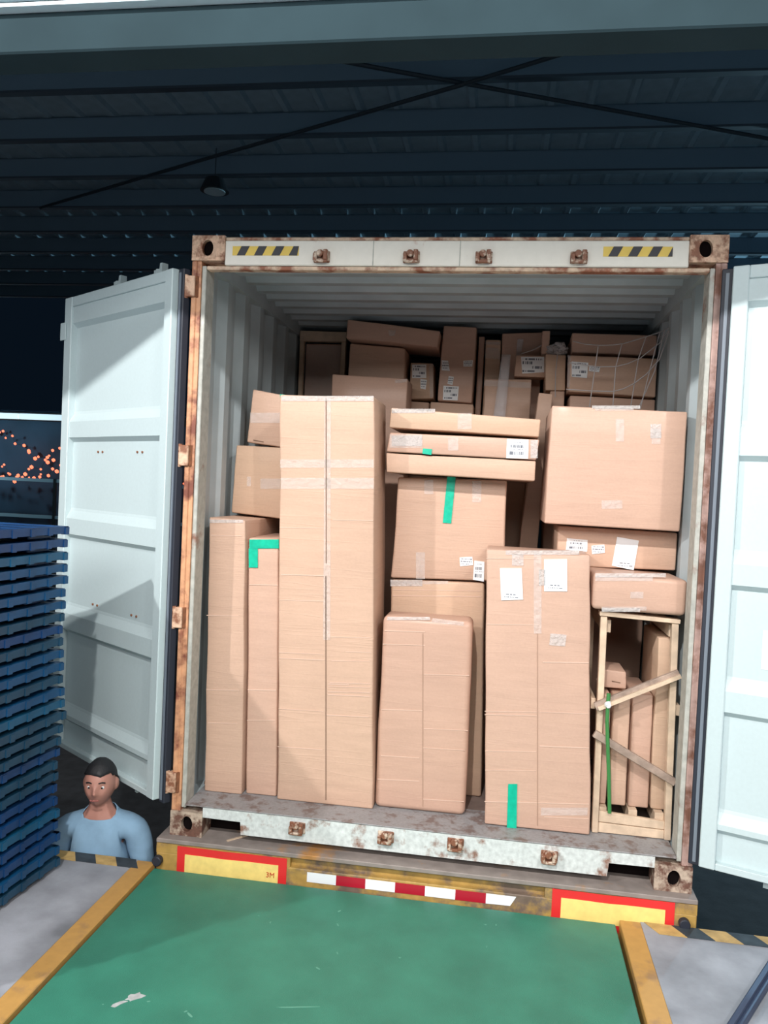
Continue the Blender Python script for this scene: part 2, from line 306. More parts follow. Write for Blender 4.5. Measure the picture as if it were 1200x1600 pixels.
# ------------------------------------------------------------------ the container
W, H, LEN = 2.438, 2.896, 12.19
con = empty('shipping_container', (0, 0, 0)); tag(con, 'rusty white shipping container with both doors open, packed with cartons', 'container')
def casting(x0, z0, hx, m):
    """corner casting: hollow block whose end face has an oval hole"""
    bm = bmesh.new(); x1, z1 = x0+0.162, z0+0.118; n = 20
    vs = bx(bm, x0, x1, -0.006, 0.178, z0, z1)
    f = [q for q in bm.faces if all(abs(v.co.y+0.006) < 1e-6 for v in q.verts)]
    bmesh.ops.delete(bm, geom=f, context='FACES_ONLY')
    out = [e for e in bm.edges if all(abs(v.co.y+0.006) < 1e-6 for v in e.verts)]
    ring = [(hx + 0.028*math.cos(2*math.pi*k/n), z0+0.059 + 0.038*math.sin(2*math.pi*k/n)) for k in range(n)]
    a = [bm.verts.new((x, -0.006, z)) for x, z in ring]; b = [bm.verts.new((x, 0.022, z)) for x, z in ring]
    es = [bm.edges.new((a[k], a[(k+1) % n])) for k in range(n)]
    bmesh.ops.triangle_fill(bm, edges=out+es, use_beauty=True)
    for k in range(n): bm.faces.new((a[k], b[k], b[(k+1) % n], a[(k+1) % n]))
    bm.faces.new(b)
    o = obj('corner_casting', bm, m, con)
    bm = bmesh.new(); prism(bm, ring, 0.019, 0.0216); obj('casting_hole_shade', bm, M['hole'], o)  # black disc paints the shade at the bottom of the hole
casting(0, H-0.118, 0.078, M['casting']); casting(W-0.162, H-0.118, W-0.095, M['casting'])
casting(0, 0, 0.085, M['castlow']); casting(W-0.162, 0, W-0.078, M['castlow'])
for x in (0, W-0.162):
    for z in (0, H-0.118):
        bm = bmesh.new(); bx(bm, x, x+0.162, LEN-0.178, LEN, z, z+0.118); obj('corner_casting', bm, M['casting'], con)
# header with recess line, cam keepers, hazard stickers
bm = bmesh.new(); bx(bm, 0.162, W-0.162, 0.0, 0.06, H-0.138, H-0.022); bev(bm, 0.004, 1)
hd = obj('door_header', bm, M['header'], con)
box('header_top_edge', (0.162, W-0.162, 0.004, 0.14, H-0.0215, H-0.005), M['headrust'], hd, 0.004)
box('header_lip', (0.07, W-0.07, 0.012, 0.06, H-0.157, H-0.1385), M['headrust'], hd, 0.003)
for x in (0.875, 1.275): box('weld_seam', (x, x+0.004, -0.002, 0.002, H-0.137, H-0.024), M['postpale'], hd)
def keeper(x, z, par):
    bm = bmesh.new()
    bx(bm, x-0.038, x+0.038, -0.008, 0, z-0.028, z+0.026); bx(bm, x-0.036, x-0.018, -0.035, -0.008, z-0.026, z+0.012); bx(bm, x+0.012, x+0.032, -0.035, -0.008, z-0.02, z+0.028)
    cyl(bm, (x-0.005, -0.03, z+0.012), (x-0.005, -0.008, z+0.012), 0.017, 10); bx(bm, x-0.03, x+0.03, -0.03, -0.008, z-0.03, z-0.016)
    bev(bm, 0.003, 1); obj('cam_keeper', bm, M['keeper'], par)
for x in (0.635, 1.056, 1.386, 1.806): keeper(x, 2.797, hd)
def hazard(x0, x1, z0, z1, flip, cut=None):
    s = box('hazard_sticker', (x0, x1, -0.002, -0.0002, z0, z1), M['hyellow'], hd)
    p = 0.0845; k = 0
    while x0 + k*p + 0.03 < x1:
        a = x0 + 0.022 + k*p; sl = 0.022
        pts = [(a, z0), (min(a+0.04, x1), z0), (min(a+0.04+sl, x1), z1), (min(a+sl, x1), z1)]
        bm = bmesh.new(); prism(bm, pts, -0.0035, -0.0018); obj('black_stripe', bm, M['hblack'], s); k += 1
hazard(0.20, 0.523, 2.803, 2.846, 0); hazard(1.91, 2.205, 2.803, 2.846, 1)
# sill
bm = bmesh.new()
loop = [(0.162, 0.098), (0.352, 0.095), (0.356, 0.034), (2.072, 0.034), (2.078, 0.095), (2.276, 0.097), (2.276, 0.150), (0.162, 0.150)]
prism(bm, loop, 0.0, 0.02); sill = obj('door_sill', bm, M['sill'], con)
bm = bmesh.new(); bx(bm, 0.07, W-0.07, -0.004, 0.30, 0.148, 0.1545); bev(bm, 0.002, 1); obj('sill_plate', bm, M['sillplate'], con)
for x0, x1 in ((0.162, 0.352), (2.066, 2.276)): box('notch_shade', (x0, x1, 0.12, 0.13, 0.0, 0.13), M['hole'], sill)  # black sheets behind the sill notches stand in for the shade there
for x, z in ((0.636, 0.102), (1.062, 0.105), (1.388, 0.108), (1.814, 0.098)): keeper(x, z, sill)
# posts, wall panels, roof, floor
for sx, pm in ((1, M['post']), (-1, M['postpink'])):
    f = (lambda a, b: (a, b)) if sx > 0 else (lambda a, b: (W-b, W-a))
    bm = bmesh.new(); bx(bm, *f(0.0, 0.026), 0.0, 0.11, 0.118, H-0.118); bev(bm, 0.004, 1); o = obj('corner_post', bm, pm, con)
    bm = bmesh.new(); bx(bm, *f(0.026, 0.046), 0.006, 0.10, 0.118, H-0.118); obj('post_groove', bm, pm, o)
    bm = bmesh.new(); bx(bm, *f(0.046, 0.068), 0.014, 0.12, 0.13, H-0.138); bev(bm, 0.003, 1); obj('inner_post', bm, M['postpale'], o)
def wall(name, x_in, sgn):
    bm = bmesh.new(); p = 0.278; d = 0.036; prof = []; y = 0.115
    while y < LEN-0.2:
        prof += [(y, 0), (y+0.072, 0), (y+0.139, d), (y+0.211, d)]; y += p
    prof.append((y, 0))
    shell(bm, [(x_in - sgn*dd, yy, 0.13) for yy, dd in prof], [(x_in - sgn*dd, yy, H-0.10) for yy, dd in prof], (-sgn*0.004, 0, 0))
    obj(name, bm, M['inner'], con)
wall('left_wall_panel', 0.044, 1); wall('right_wall_panel', W-0.044, -1)
bm = bmesh.new(); prof = []; y = 0.06; p = 0.19; d = 0.036
while y < LEN-0.2:
    prof += [(y, 0), (y+0.06, 0), (y+0.085, d), (y+0.16, d)]; y += p
shell(bm, [(0.03, yy, H-0.058+dd) for yy, dd in prof], [(W-0.03, yy, H-0.058+dd) for yy, dd in prof], (0, 0, 0.004))
obj('roof_panel', bm, M['inner'], con)
for x0, x1 in ((0.0, 0.06), (W-0.06, W)):
    box('top_rail', (x0, x1, 0.17, LEN-0.17, H-0.12, H-0.03), M['inner'], con); box('bottom_rail', (x0, x1, 0.17, LEN-0.17, 0.02, 0.14), M['inner'], con)
box('front_panel', (0.03, W-0.03, LEN-0.06, LEN-0.03, 0.05, H-0.05), M['inner'], con)
for k in range(5): box('floor_panel', (0.05, W-0.05, 0.302+k*2.35, 0.302+k*2.35+2.344, 0.126, 0.154), M['plank'], con)
# doors
def door(name, origin, d, nrm, label, fl):
    T = Matrix(((d[0], nrm[0], 0, origin[0]), (d[1], nrm[1], 0, origin[1]), (0, 0, 1, 0), (0, 0, 0, 1)))   # local x along door, y towards its inner face
    r = tag(empty(name, (0, 0, 0)), label); r.parent = con
    Z0, Z1, DW = 0.16, 2.74, 1.14; ST = 0.065
    def part(nm, b, m, bw=0.0, par=None):
        return box(nm, b, m, par or r, bw, T)
    part('stile', (0.0, ST, -0.05, 0.02, Z0, Z1), M['white'], 0.004); part('stile', (DW-ST-0.02, DW, -0.05, 0.02, Z0, Z1), M['white'], 0.004)
    part('top_rail', (ST, DW-ST, -0.05, 0.016, Z1-0.055, Z1), M['white'], 0.003); part('bottom_rail', (ST, DW-ST, -0.05, 0.016, Z0, Z0+0.03), M['white'], 0.003)
    # inner skin with raised trapezoid bands
    prof = [(Z0+0.03, -0.018)]
    for zb in (0.32, 0.83, 1.375, 1.925, 2.575):
        hh = 0.125 if zb > 0.4 else 0.06
        prof += [(zb-0.008, -0.018), (zb+0.016, 0.010), (zb+hh-0.02, 0.010), (zb+hh+0.025, -0.014)]
        prof += [(zb+hh+0.04, -0.018)]
    prof.append((Z1-0.05, -0.018))
    bm = bmesh.new(); e = 0.02
    shell(bm, [(ST, y, z) for z, y in prof], [(DW-ST-0.02, y, z) for z, y in prof], (0, -0.003, 0))
    bmesh.ops.transform(bm, matrix=T, verts=bm.verts); obj('door_skin', bm, M['white'], r)
    part('outer_sheet', (0.01, DW-0.01, -0.058, -0.052, Z0, Z1), M['white'])
    g = part('gasket', (-0.048, -0.001, -0.05, -0.012, Z0-0.01, Z1+0.0), M['rubber'], 0.004)
    part('gasket_retainer', (-0.030, -0.016, -0.013, -0.008, Z0+0.005, Z1-0.02), M['retainer'], 0, g)
    part('edge_gasket', (DW+0.001, DW+0.012, -0.05, -0.012, Z0, Z1), M['white'])
    part('overlap_plate', (DW-0.03, DW+0.035, 0.021, 0.027, 2.50, 2.60), M['white'], 0.002)
    for bl in ((0.30, 0.35), (0.72, 0.77)):
        for zz in (2.66, 2.50, 1.86, 1.02, 0.55):
            bm = bmesh.new()
            for q in (-0.02, 0.03): cyl(bm, (bl[0]+q, -0.018 if zz in (1.86, 1.02, 0.55) else 0.012, zz), (bl[0]+q, -0.012 if zz in (1.86, 1.02, 0.55) else 0.016, zz), 0.006, 8)
            bmesh.ops.transform(bm, matrix=T, verts=bm.verts)
            if zz in (1.86, 1.02): obj('rivet_pair', bm, M['rust'], r)
            else: bm.free()
        bm = bmesh.new(); cyl(bm, (bl[0], -0.085, Z0-0.03), (bl[0], -0.085, Z1+0.06), 0.017, 12)
        bmesh.ops.transform(bm, matrix=T, verts=bm.verts); lb = obj('locking_bar', bm, M['white'], r)
        for zz in (Z1+0.045, Z0-0.045):
            bm = bmesh.new()
            prism(bm, [(bl[0]-0.05, zz-0.012), (bl[0]+0.004, zz-0.012), (bl[0]+0.004, zz-0.03), (bl[0]+0.026, zz-0.03), (bl[0]+0.026, zz+0.012), (bl[0]-0.026, zz+0.012), (bl[0]-0.03, zz+0.04), (bl[0]-0.05, zz+0.04)], -0.105, -0.07)
            bmesh.ops.transform(bm, matrix=T, verts=bm.verts); obj('cam', bm, M['white'], lb)
        for zz in (0.5, 1.2, 1.9, 2.5): part('bar_guide', (bl[0]-0.04, bl[0]+0.04, -0.1, -0.058, zz, zz+0.06), M['white'], 0, lb)
    for z in (2.655, 1.847, 1.063, 0.256):
        part('hinge_blade', (-0.09, 0.01, -0.075, -0.056, z-0.05, z+0.05), M['rust'], 0, None)
    return r, T
aL = math.radians(35); dL = (-math.cos(aL), math.sin(aL)); nL = (-math.sin(aL), -math.cos(aL))
DL, TL = door('left_door', (-0.078, 0.0), dL, nL, 'left door, swung back and half in shadow', 0)
aR = math.radians(21); dR = (math.cos(aR), -math.sin(aR)); nR = (-math.sin(aR), -math.cos(aR))
DR, TR = door('right_door', (2.447, -0.066), dR, nR, 'right door, brightly lit, with a paper notice', 1)
bm = bmesh.new(); bx(bm, 0.195, 0.345, -0.0165, -0.0155, 1.045, 1.21); bmesh.ops.transform(bm, matrix=TR, verts=bm.verts); obj('paper_notice', bm, M['paper'], DR)
for z in (2.655, 1.847, 1.063, 0.256):
    for x0, x1 in ((-0.026, 0.022), (W-0.022, W+0.02)):
        bm = bmesh.new(); bx(bm, x0, x1, -0.014, 0.05, z-0.05, z+0.05); bev(bm, 0.003, 1)
        cyl(bm, ((x0 if x0 < 1 else x1), 0.0, z-0.055), ((x0 if x0 < 1 else x1), 0.0, z+0.055), 0.012, 8)
        obj('hinge_lug', bm, M['casting'], con)
# ------------------------------------------------------------------ trailer under the container
tr = empty('trailer', (1.2, 0, GZ)); tag(tr, 'yellow rusty trailer rear with red-bordered reflector plates, under the container', 'trailer')
def tb(nm, b, m, par=None, bw=0.0):
    bm = bmesh.new(); bx(bm, *b)
    if bw: bev(bm, bw, 1)
    bmesh.ops.translate(bm, vec=(-1.2, 0, -GZ), verts=bm.verts); return obj(nm, bm, m, par or tr)
tb('top_flange', (-0.045, 2.455, -0.058, 0.35, -0.022, -0.001), M['ledge'], None, 0.003)
tb('cross_web', (-0.03, 2.44, -0.02, 0.0, -0.30, -0.022), M['chassis'])
tb('lower_bar', (-0.045, 2.455, -0.052, -0.02, -0.40, -0.072), M['chassis'], None, 0.004)
tb('end_block', (-0.045, 0.62, -0.051, -0.02, -0.072, -0.022), M['chassis']); tb('end_block', (1.80, 2.455, -0.051, -0.02, -0.072, -0.022), M['chassis'])
for x in (0.55, 1.75): tb('side_beam', (x, x+0.14, 0.0, 12.2, -0.38, -0.022), M['frame'])
for y in (3, 6, 9, 12): tb('cross_member', (0, 2.438, y, y+0.12, -0.14, -0.022), M['frame'])
for y in (1.4, 2.7):
    bm = bmesh.new(); cyl(bm, (-1.15, y, 0.5), (1.2, y, 0.5), 0.07, 12); obj('axle', bm, M['frame'], tr)
    tb('axle_hanger', (0.58, 0.66, y-0.05, y+0.05, -0.85, -0.38), M['frame']); tb('axle_hanger', (1.78, 1.86, y-0.05, y+0.05, -0.85, -0.38), M['frame'])
    for s in (-1, 1):
        bm = bmesh.new(); cyl(bm, (s*1.18, y, 0.5), (s*0.9, y, 0.5), 0.5, 32); bev(bm, 0.03, 2); wh = obj('tyre', bm, M['tyre'], tr)
        bm = bmesh.new(); cyl(bm, (s*1.185, y, 0.5), (s*1.19, y, 0.5), 0.28, 24); obj('rim', bm, M['chassis'], wh)
for y in (10.2,):
    for x in (0.5, 1.8): tb('landing_leg', (x, x+0.15, y, y+0.15, GZ, -0.38), M['frame'])
def reflector(x0, x1, z0, z1, logo):
    """thin plate with slightly wavy face: red border, yellow centre"""
    def sheet(a, b, c, d, off, m, nm, par):
        bm = bmesh.new(); n = 14; rows = []
        for k in range(n+1):
            x = a + (b-a)*k/n; t = (x-x0)/(x1-x0); wv = -0.006*math.exp(-((t-0.45)/0.13)**2) - 0.001*math.sin(9*t)
            rows.append([bm.verts.new((x-1.2, -0.054+wv+off+o, z-GZ)) for z, o in ((c, 0), (d, 0), (d, 0.0015), (c, 0.0015))])
        for k in range(n):
            for i in range(4): bm.faces.new((rows[k][i], rows[k+1][i], rows[k+1][(i+1) % 4], rows[k][(i+1) % 4]))
        bm.faces.new(rows[0]); bm.faces.new(rows[-1][::-1])
        return obj(nm, bm, m, par, True if False else False)
    r = sheet(x0, x1, z0, z1, 0, M['rred'], 'reflector_plate', tr)
    sheet(x0+0.04, x1-0.04, z0+0.034, z1-0.036, -0.0018, M['ryellow'], 'yellow_panel', r)
    if logo:
        cu = bpy.data.curves.new('logo', 'FONT'); cu.body = '3M'; cu.size = 0.034; cu.extrude = 0.0006; cu.align_x = 'RIGHT'
        t = bpy.data.objects.new('logo', cu); COL.objects.link(t); bpy.context.view_layer.update()
        me = bpy.data.meshes.new_from_object(t.evaluated_get(bpy.context.evaluated_depsgraph_get())); bpy.data.objects.remove(t)
        me.materials.clear(); me.materials.append(M['logo'])
        o = bpy.data.objects.new('logo', me); COL.objects.link(o); o.parent = r
        o.rotation_euler = (math.pi/2, 0, 0); o.location = (x1-0.055-1.2, -0.0595, z0+0.064-GZ)
reflector(0.062, 0.605, -0.19, -0.030, True); reflector(1.832, 2.36, -0.19, -0.024, False)
for k in range(7):
    bm = bmesh.new(); x = 0.705 + k*0.139
    pts = [(x, -0.128), (x+0.139, -0.128), (x+0.139, -0.082), (x, -0.082)]
    if k == 6: pts = [(x, -0.128), (x+0.11, -0.126), (x+0.135, -0.082), (x, -0.082)]
    prism(bm, [(a-1.2, b-GZ) for a, b in pts], -0.0545, -0.0522); obj('tape_segment', bm, M['tred'] if k % 2 else M['twhite'], tr)
for x in (-0.03, 2.40):
    bm = bmesh.new(); cyl(bm, (x-1.2, -0.085, -0.105-GZ), (x-1.2, -0.052, -0.105-GZ), 0.024, 16); bev(bm, 0.004, 1); obj('rubber_stop', bm, M['rubber'], tr)
box_ = box('wood_sliver', (-0.055, 0.055, -0.006, 0.006, 0, 0.004), M['wood']); box_.location = (0.33, 0.03, 0.0); box_.rotation_euler = (0, 0, 0.85)
tag(box_, 'pale wood sliver lying on the ledge below the left end of the container', 'wood scrap')
# ------------------------------------------------------------------ cartons: key, label, front plane y, front corners (x, z), depth, edge radius, stickers
CARTONS = [
 ('narrow_left', 'narrow tall carton standing at the left wall of the container', 0.18, [(0.102, 0.155), (0.298, 0.155), (0.256, 1.542), (0.068, 1.548)], 0.75, 0.006, [('crease', [(0.082, 1.459), (0.243, 1.464), (0.243, 1.46), (0.082, 1.455)]), ('crease', [(0.075, 1.053), (0.243, 1.061), (0.243, 1.058), (0.075, 1.049)]), ('crease', [(0.087, 0.675), (0.259, 0.686), (0.259, 0.682), (0.087, 0.671)]), ('crease', [(0.104, 0.507), (0.259, 0.517), (0.259, 0.514), (0.104, 0.503)]), ('edge', [(0.072, 1.536), (0.246, 1.544), (0.247, 1.528), (0.073, 1.519)])]),
 ('green_corner', 'slim tall carton with green tape around its top corner', 0.2, [(0.312, 0.155), (0.472, 0.155), (0.429, 1.457), (0.273, 1.455)], 0.45, 0.008, [('green', [(0.277, 1.445), (0.429, 1.454), (0.431, 1.409), (0.279, 1.4)]), ('green', [(0.275, 1.4), (0.322, 1.403), (0.326, 1.306), (0.28, 1.304)]), ('crease', [(0.283, 1.22), (0.433, 1.226), (0.433, 1.222), (0.283, 1.216)]), ('crease', [(0.299, 0.688), (0.446, 0.697), (0.446, 0.692), (0.299, 0.683)]), ('crease', [(0.302, 0.532), (0.449, 0.545), (0.449, 0.541), (0.302, 0.528)])]),
 ('tallest', 'tallest carton, as high as the flat cartons, with taped centre seam', 0.17, [(0.485, 0.155), (0.969, 0.155), (0.884, 2.175), (0.413, 2.171)], 0.367, 0.008, [('clear', [(0.637, 2.168), (0.669, 2.169), (0.719, 0.975), (0.684, 0.973)]), ('clear', [(0.427, 1.852), (0.895, 1.871), (0.897, 1.831), (0.429, 1.811)]), ('clear', [(0.434, 1.761), (0.899, 1.781), (0.902, 1.728), (0.437, 1.707)]), ('faint', [(0.643, 2.162), (0.648, 2.162), (0.684, 1.353), (0.68, 1.353)]), ('seam', [(0.681, 1.289), (0.685, 1.29), (0.735, 0.179), (0.731, 0.178)]), ('crease', [(0.439, 1.517), (0.662, 1.525), (0.662, 1.522), (0.439, 1.513)]), ('crease', [(0.702, 1.568), (0.906, 1.576), (0.906, 1.572), (0.702, 1.565)]), ('crease', [(0.455, 1.285), (0.673, 1.292), (0.673, 1.287), (0.455, 1.28)]), ('crease', [(0.454, 1.157), (0.678, 1.166), (0.679, 1.162), (0.454, 1.154)]), ('crease', [(0.462, 0.895), (0.69, 0.903), (0.69, 0.9), (0.462, 0.892)]), ('crease', [(0.463, 0.866), (0.691, 0.875), (0.692, 0.871), (0.464, 0.863)]), ('crease', [(0.719, 0.991), (0.92, 1.003), (0.92, 0.999), (0.719, 0.987)]), ('crease', [(0.799, 0.924), (0.926, 0.931), (0.926, 0.927), (0.799, 0.921)]), ('crease', [(0.73, 0.874), (0.922, 0.886), (0.922, 0.883), (0.73, 0.871)]), ('crease', [(0.725, 0.766), (0.93, 0.776), (0.93, 0.773), (0.726, 0.762)]), ('crease', [(0.719, 0.759), (0.822, 0.764), (0.822, 0.759), (0.719, 0.754)]), ('crease', [(0.72, 0.746), (0.931, 0.757), (0.931, 0.754), (0.72, 0.743)]), ('crease', [(0.718, 0.721), (0.929, 0.732), (0.929, 0.729), (0.718, 0.717)]), ('crease', [(0.718, 0.705), (0.927, 0.713), (0.927, 0.709), (0.719, 0.701)]), ('crease', [(0.471, 0.613), (0.7, 0.62), (0.7, 0.617), (0.471, 0.61)]), ('crease', [(0.717, 0.603), (0.928, 0.612), (0.928, 0.608), (0.717, 0.599)]), ('crease', [(0.476, 0.423), (0.705, 0.429), (0.705, 0.425), (0.476, 0.42)]), ('edge', [(0.42, 2.165), (0.881, 2.178), (0.882, 2.153), (0.421, 2.14)])]),
 ('short_round', 'short round-edged carton in front of the middle stack', 0.2, [(0.973, 0.155), (1.417, 0.155), (1.409, 1.108), (0.97, 1.108)], 0.2, 0.028, [('clear', [(1.216, 1.113), (1.369, 1.105), (1.367, 1.086), (1.211, 1.094)]), ('faint', [(1.17, 1.034), (1.173, 1.035), (1.213, 0.185), (1.21, 0.185)]), ('crease', [(0.983, 1.037), (1.182, 1.045), (1.182, 1.041), (0.983, 1.033)]), ('crease', [(0.977, 0.97), (1.185, 0.979), (1.185, 0.976), (0.977, 0.966)]), ('crease', [(1.185, 0.837), (1.406, 0.849), (1.406, 0.845), (1.186, 0.834)]), ('crease', [(0.985, 0.647), (1.188, 0.658), (1.188, 0.654), (0.986, 0.643)]), ('crease', [(1.198, 0.57), (1.413, 0.58), (1.413, 0.577), (1.198, 0.567)]), ('crease', [(1.196, 0.475), (1.402, 0.482), (1.402, 0.479), (1.197, 0.472)]), ('crease', [(0.993, 0.418), (1.183, 0.423), (1.183, 0.42), (0.993, 0.414)]), ('crease', [(0.982, 0.299), (1.189, 0.31), (1.189, 0.306), (0.982, 0.295)]), ('crease', [(1.208, 0.223), (1.411, 0.231), (1.412, 0.228), (1.209, 0.219)]), ('edge', [(0.993, 1.104), (1.203, 1.118), (1.204, 1.103), (0.994, 1.088)])]),
 ('mid_lower', 'wide carton behind the short round-edged one, under the green-striped carton', 0.47, [(1.001, 0.155), (1.491, 0.155), (1.453, 1.27), (0.963, 1.256)], 0.6, 0.012, [('clear', [(0.97, 1.25), (1.265, 1.268), (1.266, 1.252), (0.971, 1.233)]), ('crease', [(0.976, 1.206), (1.438, 1.229), (1.438, 1.226), (0.976, 1.203)]), ('crease', [(0.977, 1.176), (1.44, 1.2), (1.44, 1.196), (0.977, 1.172)]), ('edge', [(0.963, 1.256), (1.131, 1.266), (1.133, 1.233), (0.965, 1.222)])]),
 ('mid_upper', 'carton with a long green tape stripe under three flat cartons', 0.46, [(0.964, 1.267), (1.55, 1.284), (1.544, 1.802), (0.98, 1.793)], 0.6, 0.01, [('green', [(1.236, 1.808), (1.279, 1.806), (1.267, 1.568), (1.224, 1.569)]), ('clear', [(1.118, 1.786), (1.164, 1.788), (1.168, 1.715), (1.121, 1.713)]), ('clear', [(1.365, 1.79), (1.411, 1.793), (1.416, 1.684), (1.37, 1.682)]), ('clear', [(1.092, 1.409), (1.139, 1.411), (1.145, 1.272), (1.099, 1.269)]), ('label', [(1.319, 1.395), (1.384, 1.402), (1.39, 1.36), (1.324, 1.349)]), ('barcode', [(1.395, 1.383), (1.447, 1.38), (1.449, 1.278), (1.393, 1.284)]), ('crease', [(1.029, 1.749), (1.504, 1.757), (1.504, 1.755), (1.029, 1.746)])]),
 ('two_papers', 'tall carton with two white papers and a green strip at its foot', 0.13, [(1.516, 0.158), (2.006, 0.158), (1.938, 1.466), (1.46, 1.469)], 0.3, 0.008, [('paper', [(1.527, 1.382), (1.628, 1.388), (1.642, 1.241), (1.541, 1.231)]), ('paper', [(1.729, 1.436), (1.834, 1.443), (1.842, 1.293), (1.737, 1.287)]), ('green', [(1.617, 0.362), (1.659, 0.367), (1.666, 0.156), (1.621, 0.154)]), ('clear', [(1.68, 1.47), (1.716, 1.472), (1.735, 1.088), (1.7, 1.085)]), ('clear', [(1.774, 0.265), (1.988, 0.288), (1.989, 0.252), (1.776, 0.229)]), ('faint', [(1.715, 1.086), (1.717, 1.086), (1.764, 0.179), (1.761, 0.178)]), ('crease', [(1.462, 1.427), (1.7, 1.438), (1.7, 1.434), (1.462, 1.423)]), ('crease', [(1.478, 1.115), (1.721, 1.129), (1.721, 1.126), (1.478, 1.111)]), ('crease', [(1.748, 0.956), (1.958, 0.969), (1.958, 0.965), (1.748, 0.951)]), ('crease', [(1.489, 0.7), (1.733, 0.718), (1.733, 0.715), (1.489, 0.697)]), ('crease', [(1.49, 0.685), (1.734, 0.7), (1.734, 0.697), (1.49, 0.681)]), ('crease', [(1.745, 0.719), (1.97, 0.73), (1.97, 0.727), (1.745, 0.716)]), ('crease', [(1.753, 0.559), (1.979, 0.571), (1.979, 0.566), (1.753, 0.554)]), ('crease', [(1.501, 0.511), (1.74, 0.53), (1.74, 0.527), (1.501, 0.507)]), ('crease', [(1.506, 0.419), (1.744, 0.439), (1.745, 0.436), (1.506, 0.416)]), ('crease', [(1.51, 0.269), (1.992, 0.307), (1.993, 0.303), (1.51, 0.265)]), ('crease', [(1.791, 0.225), (1.996, 0.237), (1.996, 0.234), (1.791, 0.221)]), ('edge', [(1.55, 1.468), (1.887, 1.487), (1.888, 1.467), (1.551, 1.447)]), ('edge', [(1.58, 1.452), (1.634, 1.455), (1.636, 1.401), (1.583, 1.398)]), ('edge', [(1.708, 1.387), (1.737, 1.389), (1.741, 1.314), (1.712, 1.312)]), ('edge', [(1.776, 1.091), (1.85, 1.09), (1.846, 1.036), (1.773, 1.036)])]),
 ('flat_bottom', 'lowest of three flat cartons stacked in the middle', 0.33, [(0.937, 1.815), (1.677, 1.802), (1.678, 1.9), (0.933, 1.912)], 0.6, 0.006, []),
 ('flat_middle', 'middle one of three flat cartons, with barcode label and green patch', 0.32, [(0.934, 1.918), (1.677, 1.906), (1.688, 2.006), (0.946, 2.015)], 0.6, 0.006, [('barcode', [(1.53, 2.004), (1.635, 2.004), (1.637, 1.91), (1.531, 1.909)]), ('green', [(1.118, 1.941), (1.163, 1.939), (1.161, 1.91), (1.116, 1.915)]), ('clear', [(1.24, 2.0), (1.291, 2.001), (1.294, 1.938), (1.243, 1.936)]), ('clear', [(0.946, 2.005), (1.111, 2.011), (1.114, 1.944), (0.949, 1.938)]), ('edge', [(0.956, 1.999), (1.111, 2.005), (1.114, 1.953), (0.959, 1.948)]), ('edge', [(1.645, 2.002), (1.679, 2.003), (1.683, 1.915), (1.649, 1.914)])]),
 ('flat_top', 'topmost of three flat cartons, tilted to the right', 0.34, [(0.942, 2.042), (1.688, 2.02), (1.693, 2.105), (0.944, 2.142)], 0.55, 0.006, [('clear', [(1.28, 2.124), (1.35, 2.126), (1.354, 2.046), (1.284, 2.044)]), ('clear', [(0.947, 2.129), (1.119, 2.135), (1.12, 2.119), (0.948, 2.113)]), ('edge', [(0.947, 2.136), (1.167, 2.142), (1.168, 2.123), (0.948, 2.116)])]),
 ('thin_lean', 'thin carton leaning upright left of the big square carton', 1.07, [(1.532, 0.155), (1.664, 0.155), (1.781, 2.323), (1.7, 2.328)], 0.24, 0.008, []),
 ('big_square', 'big square carton resting on labelled carton beside right wall', 0.3, [(1.729, 1.598), (2.365, 1.591), (2.371, 2.16), (1.737, 2.171)], 0.55, 0.008, [('clear', [(2.041, 2.116), (2.08, 2.117), (2.085, 2.01), (2.047, 2.009)]), ('clear', [(2.209, 2.076), (2.25, 2.077), (2.254, 2.004), (2.213, 2.003)]), ('clear', [(1.996, 1.723), (2.092, 1.728), (2.094, 1.688), (1.998, 1.683)]), ('clear', [(1.943, 2.168), (2.121, 2.174), (2.122, 2.159), (1.943, 2.153)]), ('edge', [(1.927, 2.177), (2.15, 2.184), (2.151, 2.169), (1.928, 2.162)]), ('edge', [(2.202, 2.097), (2.252, 2.099), (2.256, 2.032), (2.206, 2.03)])]),
 ('three_labels', 'carton with three white labels under the big square carton', 0.435, [(1.804, 1.384), (2.382, 1.393), (2.382, 1.58), (1.806, 1.584)], 0.42, 0.008, [('barcode', [(1.853, 1.525), (1.954, 1.521), (1.954, 1.463), (1.85, 1.467)]), ('label', [(1.974, 1.493), (2.036, 1.503), (2.041, 1.462), (1.979, 1.452)]), ('paper', [(2.096, 1.545), (2.201, 1.532), (2.184, 1.384), (2.078, 1.4)])]),
 ('rounded_on_crate', 'low carton with rounded ends lying on the wooden crate', 0.13, [(1.956, 1.217), (2.375, 1.211), (2.38, 1.375), (1.959, 1.387)], 0.5, 0.022, [('clear', [(1.965, 1.376), (2.222, 1.392), (2.223, 1.365), (1.967, 1.349)]), ('clear', [(2.127, 1.309), (2.184, 1.313), (2.185, 1.283), (2.128, 1.279)]), ('clear', [(2.002, 1.232), (2.201, 1.246), (2.202, 1.228), (2.003, 1.214)]), ('edge', [(1.965, 1.385), (2.278, 1.404), (2.279, 1.386), (1.966, 1.367)]), ('edge', [(2.002, 1.226), (2.173, 1.238), (2.174, 1.22), (2.003, 1.209)])]),
 ('left_lower', 'tilted carton on the narrow cartons by the left wall', 0.5, [(0.069, 1.563), (0.357, 1.543), (0.341, 1.925), (0.083, 1.929)], 0.5, 0.008, [('clear', [(0.227, 1.755), (0.348, 1.76), (0.35, 1.705), (0.229, 1.699)]), ('clear', [(0.151, 1.762), (0.173, 1.763), (0.175, 1.711), (0.153, 1.71)])]),
